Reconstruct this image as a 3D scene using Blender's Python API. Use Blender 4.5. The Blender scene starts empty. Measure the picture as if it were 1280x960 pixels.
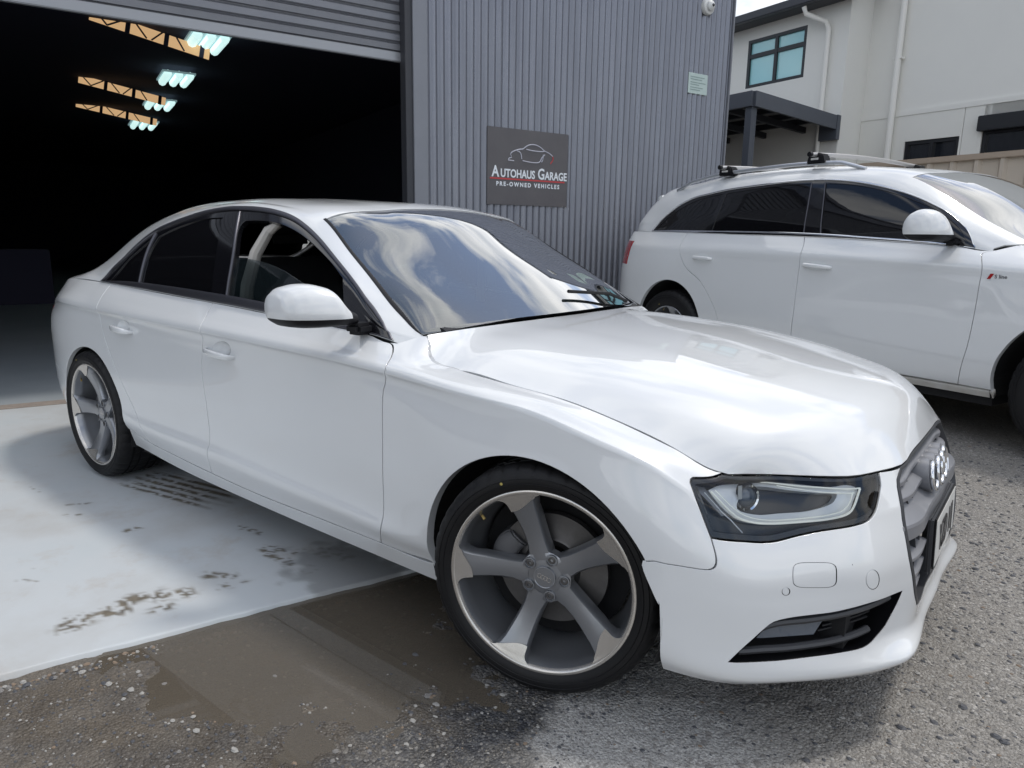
import bpy, bmesh, math, random
import numpy as np
from mathutils import Vector, Matrix
from mathutils.bvhtree import BVHTree
from mathutils.geometry import delaunay_2d_cdt

# ------------------------------------------------------------------ camera
scene = bpy.context.scene
CAM = np.array([1.0575, -2.3368, 1.2520]); YAW, PIT, ROL, FPX = 2.2360, 0.2038, 0.0145, 877.9
def cam_axes():
    cy, sy, cp, sp = math.cos(YAW), math.sin(YAW), math.cos(PIT), math.sin(PIT)
    f = np.array([cy*cp, sy*cp, -sp]); r = np.array([sy, -cy, 0.0]); u = np.cross(r, f)
    cr, sr = math.cos(ROL), math.sin(ROL)
    return cr*r+sr*u, -sr*r+cr*u, f
RR, UU, FF = cam_axes()
cd = bpy.data.cameras.new('camera'); cam = bpy.data.objects.new('camera', cd)
scene.collection.objects.link(cam)
cd.sensor_width = 36.0; cd.lens = FPX/1280*36.0; cd.clip_start = 0.05; cd.clip_end = 2000
cam.matrix_world = Matrix(((RR[0], UU[0], -FF[0], CAM[0]), (RR[1], UU[1], -FF[1], CAM[1]), (RR[2], UU[2], -FF[2], CAM[2]), (0, 0, 0, 1)))
scene.camera = cam
def ray_dir(px, py):
    d = FF + RR*(px-640)/FPX + UU*(480-py)/FPX
    return d/np.linalg.norm(d)

# ------------------------------------------------------------------ light
SUN_EL, SUN_AZ = math.radians(67), math.radians(55)     # azimuth from +x towards +y
w = bpy.data.worlds.new('World'); scene.world = w; w.use_nodes = True
nt = w.node_tree; nt.nodes.clear()
def WN(t, **k):
    n = nt.nodes.new(t)
    for a, b in k.items(): setattr(n, a, b)
    return n
sky = WN('ShaderNodeTexSky', sky_type='NISHITA'); sky.sun_disc = False
sky.sun_elevation = SUN_EL; sky.sun_rotation = math.pi/2-SUN_AZ; sky.air_density = 1.0; sky.dust_density = 1.2; sky.ozone_density = 1.5
tc = WN('ShaderNodeTexCoord'); mp = WN('ShaderNodeMapping'); mp.inputs['Scale'].default_value = (1.5, 1.5, 3.6); mp.inputs['Rotation'].default_value = (0.2, 0.35, 2.3)
nz = WN('ShaderNodeTexNoise'); nz.inputs['Scale'].default_value = 1.9; nz.inputs['Detail'].default_value = 8; nz.inputs['Roughness'].default_value = 0.55; nz.inputs['Distortion'].default_value = 0.08
rp = WN('ShaderNodeValToRGB'); rp.color_ramp.elements[0].position = 0.42; rp.color_ramp.elements[1].position = 0.53
rp.color_ramp.elements[0].color = (0, 0, 0, 1); rp.color_ramp.elements[1].color = (1, 1, 1, 1)
nz2 = WN('ShaderNodeTexNoise'); nz2.inputs['Scale'].default_value = 4.0; nz2.inputs['Detail'].default_value = 4
cr2 = WN('ShaderNodeValToRGB'); cr2.color_ramp.elements[0].position = 0.3; cr2.color_ramp.elements[1].position = 0.7
cr2.color_ramp.elements[0].color = (5.6, 5.9, 6.4, 1); cr2.color_ramp.elements[1].color = (9.6, 9.6, 9.6, 1)
mx = WN('ShaderNodeMix', data_type='RGBA'); bg = WN('ShaderNodeBackground'); bg.inputs['Strength'].default_value = 0.15
out = WN('ShaderNodeOutputWorld')
L = nt.links.new
L(tc.outputs['Generated'], mp.inputs[0]); L(mp.outputs[0], nz.inputs['Vector']); L(nz.outputs[0], rp.inputs[0]); L(mp.outputs[0], nz2.inputs['Vector']); L(nz2.outputs[0], cr2.inputs[0])
L(rp.outputs[0], mx.inputs[0]); L(sky.outputs[0], mx.inputs[6]); L(cr2.outputs[0], mx.inputs[7]); L(mx.outputs[2], bg.inputs[0]); L(bg.outputs[0], out.inputs[0])
sl = bpy.data.lights.new('sun', 'SUN'); sl.energy = 1.5; sl.angle = math.radians(8); sl.color = (1.0, 0.955, 0.89)
so = bpy.data.objects.new('sun', sl); scene.collection.objects.link(so)
sv = Vector((math.cos(SUN_EL)*math.cos(SUN_AZ), math.cos(SUN_EL)*math.sin(SUN_AZ), math.sin(SUN_EL)))
so.rotation_euler = sv.to_track_quat('Z', 'Y').to_euler()
scene.view_settings.view_transform = 'Standard'; scene.view_settings.look = 'None'
scene.view_settings.exposure = 0.14; scene.view_settings.gamma = 1.0
scene.cycles.max_bounces = 8; scene.cycles.glossy_bounces = 4; scene.cycles.transparent_max_bounces = 12
scene.cycles.caustics_reflective = False; scene.cycles.caustics_refractive = False
scene.cycles.use_denoising = True

# ------------------------------------------------------------------ materials
def mat(name, col, rough=0.5, metal=0.0, coat=0.0, spec=0.5, noise=None, bump=None, emit=None, coat_rough=0.03, vary_rough=None):
    """Principled material; noise=(scale, amount, colour2) mottles the colour; bump=(scale, strength, distance)."""
    m = bpy.data.materials.new(name); m.use_nodes = True
    t = m.node_tree; b = t.nodes['Principled BSDF']
    b.inputs['Base Color'].default_value = (*col, 1); b.inputs['Roughness'].default_value = rough
    b.inputs['Metallic'].default_value = metal; b.inputs['Coat Weight'].default_value = coat; b.inputs['Coat Roughness'].default_value = coat_rough; b.inputs['Coat IOR'].default_value = 1.6
    b.inputs['Specular IOR Level'].default_value = spec
    g = t.nodes.new('ShaderNodeNewGeometry')
    if noise:
        n = t.nodes.new('ShaderNodeTexNoise'); n.inputs['Scale'].default_value = noise[0]; n.inputs['Detail'].default_value = 6; n.inputs['Roughness'].default_value = 0.65
        r = t.nodes.new('ShaderNodeValToRGB'); r.color_ramp.elements[0].position = 0.5-noise[1]; r.color_ramp.elements[1].position = 0.5+noise[1]
        r.color_ramp.elements[0].color = (*col, 1); r.color_ramp.elements[1].color = (*noise[2], 1)
        t.links.new(g.outputs['Position'], n.inputs['Vector']); t.links.new(n.outputs[0], r.inputs[0]); t.links.new(r.outputs[0], b.inputs['Base Color'])
    if vary_rough:
        n = t.nodes.new('ShaderNodeTexNoise'); n.inputs['Scale'].default_value = vary_rough[0]; n.inputs['Detail'].default_value = 5
        r = t.nodes.new('ShaderNodeMapRange'); r.inputs['From Min'].default_value = 0.35; r.inputs['From Max'].default_value = 0.65
        r.inputs['To Min'].default_value = vary_rough[1]; r.inputs['To Max'].default_value = vary_rough[2]
        t.links.new(g.outputs['Position'], n.inputs['Vector']); t.links.new(n.outputs[0], r.inputs[0]); t.links.new(r.outputs[0], b.inputs['Roughness'])
    if bump:
        n = t.nodes.new('ShaderNodeTexNoise'); n.inputs['Scale'].default_value = bump[0]; n.inputs['Detail'].default_value = 5
        u = t.nodes.new('ShaderNodeBump'); u.inputs['Strength'].default_value = bump[1]; u.inputs['Distance'].default_value = bump[2]
        t.links.new(g.outputs['Position'], n.inputs['Vector']); t.links.new(n.outputs[0], u.inputs['Height']); t.links.new(u.outputs[0], b.inputs['Normal'])
    if emit:
        b.inputs['Emission Color'].default_value = (*emit[0], 1); b.inputs['Emission Strength'].default_value = emit[1]
    return m
def glass_mat(name, tint, refl=1.0, opacity=0.0, dark=(0.01, 0.01, 0.012), ior=1.5):
    """thin pane: fresnel mirror over a tinted see-through layer"""
    m = bpy.data.materials.new(name); m.use_nodes = True; t = m.node_tree; t.nodes.clear()
    o = t.nodes.new('ShaderNodeOutputMaterial'); tr = t.nodes.new('ShaderNodeBsdfTransparent'); tr.inputs[0].default_value = (*tint, 1)
    gl = t.nodes.new('ShaderNodeBsdfGlossy'); gl.inputs['Roughness'].default_value = 0.02
    fr = t.nodes.new('ShaderNodeFresnel'); fr.inputs[0].default_value = ior
    df = t.nodes.new('ShaderNodeBsdfDiffuse'); df.inputs[0].default_value = (*dark, 1)
    m1 = t.nodes.new('ShaderNodeMixShader'); m1.inputs[0].default_value = opacity
    m2 = t.nodes.new('ShaderNodeMixShader'); mu = t.nodes.new('ShaderNodeMath'); mu.operation = 'MULTIPLY'; mu.inputs[1].default_value = refl; mu.use_clamp = True
    t.links.new(tr.outputs[0], m1.inputs[1]); t.links.new(df.outputs[0], m1.inputs[2]); t.links.new(fr.outputs[0], mu.inputs[0])
    t.links.new(mu.outputs[0], m2.inputs[0]); t.links.new(m1.outputs[0], m2.inputs[1]); t.links.new(gl.outputs[0], m2.inputs[2]); t.links.new(m2.outputs[0], o.inputs[0])
    return m
M = dict(
    paint=mat('white_car_paint', (0.70, 0.715, 0.725), 0.30, coat=1.0, noise=(3.0, 0.4, (0.675, 0.69, 0.70)), coat_rough=0.015),
    paint_dirty=mat('white_paint_dusty', (0.70, 0.70, 0.68), 0.45, coat=0.6, noise=(9, 0.25, (0.55, 0.52, 0.47)), coat_rough=0.15),
    black_plastic=mat('black_plastic', (0.008, 0.008, 0.010), 0.45, spec=0.3, bump=(300, 0.1, 0.001)),
    black_gloss=mat('gloss_black_trim', (0.008, 0.008, 0.010), 0.12, coat=0.5),
    well=mat('wheel_well_black', (0.006, 0.006, 0.007), 0.9),
    void=mat('shut_line_dark', (0.01, 0.01, 0.011), 0.9),
    rubber=mat('tyre_rubber', (0.006, 0.006, 0.0075), 0.55, spec=0.3, noise=(14, 0.2, (0.010, 0.0098, 0.010)), bump=(60, 0.1, 0.001)),
    chrome=mat('polished_chrome', (0.75, 0.76, 0.78), 0.08, 1.0),
    trim_alu=mat('anodised_window_trim', (0.10, 0.10, 0.115), 0.32, 0.75),
    rim_grey=mat('grey_alloy', (0.29, 0.30, 0.32), 0.28, 0.7, coat=0.4, noise=(30, 0.3, (0.29, 0.30, 0.32)), coat_rough=0.12),
    rim_face=mat('machined_alloy', (0.66, 0.63, 0.59), 0.25, 0.8, noise=(40, 0.3, (0.58, 0.55, 0.51)), coat_rough=0.1),
    brake=mat('brake_steel', (0.16, 0.155, 0.155), 0.45, 0.7, noise=(20, 0.3, (0.10, 0.095, 0.09))),
    caliper=mat('caliper_grey', (0.10, 0.10, 0.105), 0.55, 0.2),
    grille_grey=mat('grille_grey_slats', (0.23, 0.235, 0.255), 0.38, 0.3, coat=0.1),
    grille_dark=mat('grille_frame_dark', (0.05, 0.052, 0.058), 0.40, 0.2),
    interior=mat('cabin_dark', (0.018, 0.018, 0.021), 0.75),
    interior_mid=mat('cabin_dash_grey', (0.035, 0.035, 0.038), 0.7),
    beige=mat('pillar_trim_beige', (0.42, 0.40, 0.37), 0.8),
    leather=mat('seat_black_leather', (0.02, 0.02, 0.022), 0.5),
    windshield=glass_mat('windscreen_glass', (0.55, 0.68, 0.65), 4.6, 0.06, (0.25, 0.4, 0.4)),
    glass_clear=glass_mat('door_glass', (0.55, 0.60, 0.61), 1.3, 0.22, (0.03, 0.045, 0.05)),
    glass_tint=glass_mat('tinted_glass', (0.05, 0.05, 0.055), 1.6, 0.6),
    frit=mat('windscreen_border_black', (0.010, 0.010, 0.012), 0.08, coat=0.6),
    lens=glass_mat('headlight_lens', (0.90, 0.93, 0.95), 1.0, 0.0),
    lamp_black=mat('headlight_housing_black', (0.025, 0.026, 0.03), 0.3),
    lamp_silver=mat('headlight_reflector', (0.86, 0.87, 0.88), 0.3, 0.1, coat=0.6),
    lamp_led=mat('led_strip', (0.92, 0.95, 0.92), 0.2, 0.0, emit=((1.0, 1.0, 0.86), 0.22)),  # faint glow stands in for the gleam on the unlit strips
    lamp_glass=mat('projector_glass', (0.10, 0.12, 0.15), 0.03, 0.0, coat=1.0),
    red=mat('tail_light_red', (0.35, 0.01, 0.012), 0.1, coat=1.0),
    plate=mat('number_plate_white', (0.62, 0.62, 0.60), 0.35),
    ink=mat('black_lettering', (0.015, 0.015, 0.018), 0.5),
    sticker=mat('silver_sticker', (0.55, 0.56, 0.58), 0.35, 0.5),
)
# ------------------------------------------------------------------ object helpers
COL = scene.collection
def tag(o, label=None, cat=None, group=None, kind=None):
    if label: o['label'] = label
    if cat: o['category'] = cat
    if group: o['group'] = group
    if kind: o['kind'] = kind
    return o
def empty(name, loc=(0, 0, 0), rz=0.0):
    o = bpy.data.objects.new(name, None); COL.objects.link(o); o.location = loc; o.rotation_euler = (0, 0, rz); o.empty_display_size = 0.2
    return o
def link(name, me, m=None, parent=None):
    o = bpy.data.objects.new(name, me); COL.objects.link(o)
    if m is not None: me.materials.append(m) if not isinstance(m, list) else [me.materials.append(q) for q in m]
    if parent: o.parent = parent
    return o
def mesh_obj(name, vs, fs, m, parent=None, smooth=True, normals=None, sharp=None):
    me = bpy.data.meshes.new(name)
    me.from_pydata([tuple(map(float, v)) for v in vs], [], [tuple(map(int, f)) for f in fs])
    if smooth: me.polygons.foreach_set('use_smooth', [True]*len(me.polygons))
    me.validate()
    if normals is not None and len(normals) == len(me.vertices):
        me.normals_split_custom_set_from_vertices([tuple(map(float, n)) for n in normals])
    elif sharp is not None and smooth:
        me.set_sharp_from_angle(angle=math.radians(sharp))
    return link(name, me, m, parent)
class MB:
    """collects simple solids into one mesh"""
    def __init__(s): s.v = []; s.f = []; s.mi = []; s.cur = 0
    def add(s, vs, fs):
        b = len(s.v); s.v += [tuple(map(float, q)) for q in vs]; s.f += [tuple(b+i for i in f) for f in fs]; s.mi += [s.cur]*len(fs)
        return s
    def box(s, x0, x1, y0, y1, z0, z1, F=None):
        vs = [(x, y, z) for z in (z0, z1) for y in (y0, y1) for x in (x0, x1)]
        if F: vs = [F(*q) for q in vs]
        return s.add(vs, [(0, 2, 3, 1), (4, 5, 7, 6), (0, 1, 5, 4), (2, 6, 7, 3), (0, 4, 6, 2), (1, 3, 7, 5)])
    def tube(s, pts, r, n=8, caps=True):
        pts = [np.array(p, float) for p in pts]; rings = []; b = len(s.v); up = np.array([0.03, 0.02, 1.0])
        for i, p in enumerate(pts):
            t = pts[min(i+1, len(pts)-1)]-pts[max(i-1, 0)]; t = t/(np.linalg.norm(t)+1e-12)
            if abs(t@up) > 0.95: up = np.array([1.0, 0.05, 0.0])
            a = np.cross(t, up); a /= np.linalg.norm(a); c = np.cross(a, t)
            rr = r[i] if isinstance(r, (list, tuple)) else r
            for k in range(n):
                th = 2*math.pi*k/n; s.v.append(tuple(p+rr*(math.cos(th)*a+math.sin(th)*c)))
        for i in range(len(pts)-1):
            for k in range(n):
                s.f.append((b+i*n+k, b+i*n+(k+1) % n, b+(i+1)*n+(k+1) % n, b+(i+1)*n+k)); s.mi.append(s.cur)
        if caps:
            s.f.append(tuple(b+k for k in range(n))[::-1]); s.mi.append(s.cur)
            s.f.append(tuple(b+(len(pts)-1)*n+k for k in range(n))); s.mi.append(s.cur)
        return s
    def lathe(s, prof, n=64, F=None, close=False):
        """prof: (radius, offset along axis); axis = local z; F maps (x,y,z)"""
        b = len(s.v); k = len(prof)
        for i in range(n):
            th = 2*math.pi*i/n
            for r, h in prof:
                q = (r*math.cos(th), r*math.sin(th), h); s.v.append(tuple(F(*q)) if F else q)
        for i in range(n):
            for j in range(k-1 if not close else k):
                a = b+i*k+j; a2 = b+i*k+(j+1) % k; c = b+((i+1) % n)*k+j; c2 = b+((i+1) % n)*k+(j+1) % k
                s.f.append((a, c, c2, a2)); s.mi.append(s.cur)
        return s
    def prism(s, poly, h0, h1, F=None):
        """poly in (x,y), extruded z h0..h1"""
        n = len(poly); vs = [(x, y, h0) for x, y in poly]+[(x, y, h1) for x, y in poly]
        if F: vs = [F(*q) for q in vs]
        return s.add(vs, [tuple(range(n))[::-1], tuple(range(n, 2*n))]+[(i, (i+1) % n, n+(i+1) % n, n+i) for i in range(n)])
    def build(s, name, m, parent=None, smooth=False, sharp=35, bevel=0.0):
        me = bpy.data.meshes.new(name); me.from_pydata(s.v, [], s.f)
        for q in (m if isinstance(m, list) else [m]): me.materials.append(q)
        me.polygons.foreach_set('material_index', s.mi)
        bm = bmesh.new(); bm.from_mesh(me); bmesh.ops.recalc_face_normals(bm, faces=bm.faces)
        if bevel > 0:
            eds = [e for e in bm.edges if len(e.link_faces) == 2 and e.calc_face_angle(0) > math.radians(30)]
            bmesh.ops.bevel(bm, geom=eds, offset=bevel, segments=2, affect='EDGES', clamp_overlap=True)
        bm.to_mesh(me); bm.free()
        if smooth or bevel > 0:
            me.polygons.foreach_set('use_smooth', [True]*len(me.polygons)); me.set_sharp_from_angle(angle=math.radians(sharp))
        o = bpy.data.objects.new(name, me); COL.objects.link(o)
        if parent: o.parent = parent
        return o
def text_mesh(name, body, size, m, parent=None, M4=None, extrude=0.0005, space=1.0, sx=1.0, bold=0.0, align='CENTER'):
    cu = bpy.data.curves.new(name, 'FONT'); cu.body = body; cu.size = size; cu.align_x = align; cu.align_y = 'BOTTOM_BASELINE'
    cu.extrude = extrude; cu.space_character = space; cu.offset = bold; cu.resolution_u = 3
    t = bpy.data.objects.new(name+'_tmp', cu); COL.objects.link(t)
    bpy.context.view_layer.update()
    me = bpy.data.meshes.new_from_object(t.evaluated_get(bpy.context.evaluated_depsgraph_get()))
    bpy.data.objects.remove(t); me.name = name
    me.transform(Matrix.Diagonal((sx, 1, 1, 1)))
    if M4 is not None: me.transform(M4)
    me.materials.clear(); me.materials.append(m)
    o = bpy.data.objects.new(name, me); COL.objects.link(o)
    if parent: o.parent = parent
    return o
# ------------------------------------------------------------------ spline surfaces and panels cut from them
def tangent_matrix(k, c2):
    n = len(k); T = np.zeros((n, n))
    if c2:
        A = np.zeros((n, n)); B = np.zeros((n, n)); h = np.diff(k)
        A[0, 0] = 2; A[0, 1] = 1; B[0, 0] = -3/h[0]; B[0, 1] = 3/h[0]
        A[-1, -1] = 2; A[-1, -2] = 1; B[-1, -2] = -3/h[-1]; B[-1, -1] = 3/h[-1]
        for i in range(1, n-1):
            A[i, i-1] = h[i]; A[i, i] = 2*(h[i-1]+h[i]); A[i, i+1] = h[i-1]
            B[i, i-1] = -3*h[i]/h[i-1]; B[i, i+1] = 3*h[i-1]/h[i]; B[i, i] = 3*h[i]/h[i-1]-3*h[i-1]/h[i]
        return np.linalg.solve(A, B)
    for i in range(n):
        if i == 0: T[0, 0] = -1/(k[1]-k[0]); T[0, 1] = 1/(k[1]-k[0])
        elif i == n-1: T[i, i] = 1/(k[i]-k[i-1]); T[i, i-1] = -1/(k[i]-k[i-1])
        else:
            a, b = k[i]-k[i-1], k[i+1]-k[i]
            wl, wr = b/(a+b), a/(a+b)
            T[i, i-1] = -wl/a; T[i, i] = wl/a-wr/b; T[i, i+1] = wr/b
    return T
def weights(k, T, x):
    x = np.asarray(x, float); i = np.clip(np.searchsorted(k, x, side='right')-1, 0, len(k)-2)
    h = k[i+1]-k[i]; t = (x-k[i])/h
    h00 = 2*t**3-3*t**2+1; h10 = t**3-2*t**2+t; h01 = -2*t**3+3*t**2; h11 = t**3-t**2
    W = (h10*h)[:, None]*T[i]+(h11*h)[:, None]*T[i+1]
    r = np.arange(len(x)); W[r, i] += h00; W[r, i+1] += h01
    return W
class Patch:
    """grid P[col][row] = 3-D point in car space (near side has y < 0)"""
    def __init__(s, P, c2u=True, c2v=False, ghost=(0, 0), nu=360, nv=90, rows1=()):
        s.P = np.array(P, float); d = np.linalg.norm(np.diff(s.P, axis=0), axis=2).mean(1); e = np.linalg.norm(np.diff(s.P, axis=1), axis=2).mean(0)
        s.ku = np.concatenate([[0], np.cumsum(d)]); s.kv = np.concatenate([[0], np.cumsum(e)])
        s.Tu = tangent_matrix(s.ku, c2u); s.Tv = tangent_matrix(s.kv, c2v); s.T1 = tangent_matrix(s.ku, False); s.rows1 = list(rows1)
        s.u0, s.u1 = s.ku[ghost[0]], s.ku[-1-ghost[1]]; s.v0, s.v1 = 0.0, s.kv[-1]
        s.gu = np.linspace(s.u0, s.u1, nu); s.gv = np.linspace(s.v0, s.v1, nv)
        U, V = np.meshgrid(s.gu, s.gv, indexing='ij'); s.G = s.ev(U.ravel(), V.ravel()).reshape(nu, nv, 3)
        fs = [(i*nv+j, (i+1)*nv+j, (i+1)*nv+j+1, i*nv+j+1) for i in range(nu-1) for j in range(nv-1)]
        s.nv = nv; s.bvh = BVHTree.FromPolygons([tuple(q) for q in s.G.reshape(-1, 3)], fs)
        # outward sign: compare the normal in the middle with the direction away from the car's middle
        s.sgn = 1.0; c = s.G.reshape(-1, 3).mean(0); n = s.nrm([0.5*(s.u0+s.u1)], [0.5*(s.v0+s.v1)])[0]
        m = s.ev([0.5*(s.u0+s.u1)], [0.5*(s.v0+s.v1)])[0]
        if n @ (m-np.array([m[0], 0.0, m[2]-0.6 if abs(m[1]) < 0.3 else m[2]])) < 0: s.sgn = -1.0
    def ev(s, u, v):
        A = np.tensordot(weights(s.ku, s.Tu, u), s.P, 1)
        if s.rows1: A[:, s.rows1] = np.tensordot(weights(s.ku, s.T1, u), s.P[:, s.rows1], 1)
        return np.einsum('njk,nj->nk', A, weights(s.kv, s.Tv, v))
    def nrm(s, u, v):
        u = np.clip(np.asarray(u, float), 0, s.ku[-1]); v = np.clip(np.asarray(v, float), s.v0, s.v1); e = 1.5e-3
        a = s.ev(np.minimum(u+e, s.ku[-1]), v)-s.ev(np.maximum(u-e, 0.0), v); b = s.ev(u, np.minimum(v+e, s.v1))-s.ev(u, np.maximum(v-e, s.v0))
        n = np.cross(a, b); return s.sgn*n/np.maximum(np.linalg.norm(n, axis=1), 1e-12)[:, None]
    def _uv(s, idx, loc):
        i, j = divmod(idx, s.nv-1); best = None
        u = s.gu[i]+0.5*(s.gu[1]-s.gu[0]); v = s.gv[j]+0.5*(s.gv[1]-s.gv[0]); loc = np.array(loc)
        for _ in range(8):
            p = s.ev([u], [v])[0]; e = 1e-4
            J = np.stack([(s.ev([u+e], [v])[0]-p)/e, (s.ev([u], [v+e])[0]-p)/e], 1)
            d = np.linalg.lstsq(J, loc-p, rcond=None)[0]
            u = min(max(u+d[0], s.u0), s.u1); v = min(max(v+d[1], s.v0), s.v1)
        return np.array([u, v])
    def cast(s, o, d):
        h = s.bvh.ray_cast(Vector(o), Vector(d), 60.0)
        return s._uv(h[2], h[0]) if h[0] is not None else None
    def near(s, p):
        h = s.bvh.find_nearest(Vector(p)); return s._uv(h[2], h[0])
    def pix(s, px, py, inv=None):
        o, d = CAM, ray_dir(px, py)
        if inv is not None: o, d = inv(o, True), inv(d, False)
        r = s.cast(o, d)
        if r is None:        # a pixel just outside the silhouette: the closest point of the surface to the ray
            best = None
            for t in np.linspace(1.0, 9.0, 161):
                h = s.bvh.find_nearest(Vector(o+d*t))
                if best is None or h[3] < best[0]: best = (h[3], h[2], h[0])
            r = s._uv(best[1], best[2])
        return r
    def at(s, q, inv=None):
        """q: (px,py) pixel of the reference view | (x,w,z) nearest point | ('y',x,z) hit along the width | ('uv',u,v)"""
        if isinstance(q[0], str):
            if q[0] == 'y':
                r = s.cast((q[1], -3.0, q[2]), (0, 1, 0)); return r if r is not None else s.near((q[1], -0.9, q[2]))
            if q[0] == 'uv': return np.array([q[1], q[2]])
            if q[0] == 'top':           # on the upper edge of the patch at a given x (near side)
                us = np.linspace(s.u0, s.u1, 900); X = s.ev(us, np.full(900, s.v1))
                return np.array([us[np.argmin(np.abs(X[:, 0]-q[1])+np.where(X[:, 1] > 0.01, 9, 0))], s.v1])
            if q[0] == 'bot':
                us = np.linspace(s.u0, s.u1, 900); X = s.ev(us, np.full(900, s.v0))
                return np.array([us[np.argmin(np.abs(X[:, 0]-q[1]))], s.v0])
        if len(q) == 2: return s.pix(q[0], q[1], inv)
        return s.near((q[0], -q[1], q[2]))
def smooth_line(pts, step=0.02, curved=True):
    """pts (k,2) -> resampled polyline through them"""
    pts = np.array(pts, float)
    if len(pts) == 2 or not curved:
        o = []
        for a, b in zip(pts[:-1], pts[1:]):
            n = max(1, int(np.linalg.norm(b-a)/step)); o += [a+(b-a)*i/n for i in range(n)]
        return o+[pts[-1]]
    d = np.sqrt(np.maximum(np.linalg.norm(np.diff(pts, axis=0), axis=1), 1e-6)); k = np.concatenate([[0], np.cumsum(d)])
    T = tangent_matrix(k, False); o = []
    for i in range(len(pts)-1):
        n = max(2, int(np.linalg.norm(pts[i+1]-pts[i])/step)); x = np.linspace(k[i], k[i+1], n, endpoint=False)
        o += list(weights(k, T, x)@pts)
    return o+[pts[-1]]
def outline(patch, segs, inv=None, step=0.02):
    """segs: list of point lists, smooth inside a segment, sharp where segments meet"""
    o = []
    for sg in segs:
        straight = sg[0] == 'line'
        pts = [patch.at(q, inv) for q in (sg[1:] if straight else sg)]
        l = smooth_line(pts, step, not straight)
        if o and np.linalg.norm(o[-1]-l[0]) < 1e-4: l = l[1:]
        o += l
    if np.linalg.norm(o[0]-o[-1]) < 2e-3: o = o[:-1]
    return np.array(o)
def area2(p): return 0.5*np.sum(p[:, 0]*np.roll(p[:, 1], -1)-np.roll(p[:, 0], -1)*p[:, 1])
def inset(p, d):
    """move a closed outline inwards by d (negative: outwards)"""
    s = 1 if area2(p) > 0 else -1
    a = np.roll(p, 1, 0); b = np.roll(p, -1, 0)
    e1 = p-a; e2 = b-p; e1 /= np.maximum(np.linalg.norm(e1, axis=1), 1e-9)[:, None]; e2 /= np.maximum(np.linalg.norm(e2, axis=1), 1e-9)[:, None]
    n1 = np.stack([-e1[:, 1], e1[:, 0]], 1); n2 = np.stack([-e2[:, 1], e2[:, 0]], 1)
    n = n1+n2; l = np.maximum((n*n1).sum(1), 0.7); return p+s*d*n/l[:, None]
def inside(poly, q):
    x, y = q[:, 0], q[:, 1]; c = np.zeros(len(q), bool); n = len(poly); j = n-1
    for i in range(n):
        xi, yi = poly[i]; xj, yj = poly[j]
        m = ((yi > y) != (yj > y)) & (x < (xj-xi)*(y-yi)/((yj-yi) if yj != yi else 1e-12)+xi)
        c ^= m; j = i
    return c
def dist_poly(poly, q):
    a = poly; b = np.roll(poly, -1, 0); d = np.full(len(q), 1e9)
    for i in range(len(a)):
        e = b[i]-a[i]; t = np.clip(((q-a[i])@e)/max(e@e, 1e-12), 0, 1); d = np.minimum(d, np.linalg.norm(q-a[i]-t[:, None]*e, axis=1))
    return d
class Geo:
    def __init__(s): s.v = []; s.f = []; s.n = []
    def add(s, v, f, n):
        b = sum(len(q) for q in s.v); s.v.append(np.array(v)); s.n.append(np.array(n)); s.f += [tuple(b+i for i in t) for t in f]
    def mirrored(s):
        g = Geo(); V = np.concatenate(s.v).copy(); N = np.concatenate(s.n).copy(); V[:, 1] *= -1; N[:, 1] *= -1
        g.add(V, [t[::-1] for t in s.f], N); return g
    def both(s):
        m = s.mirrored(); g = Geo(); g.add(np.concatenate(s.v), s.f, np.concatenate(s.n)); g.add(np.concatenate(m.v), m.f, np.concatenate(m.n)); return g
    def obj(s, name, m, parent=None):
        return mesh_obj(name, np.concatenate(s.v), s.f, m, parent, True, np.concatenate(s.n))
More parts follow.
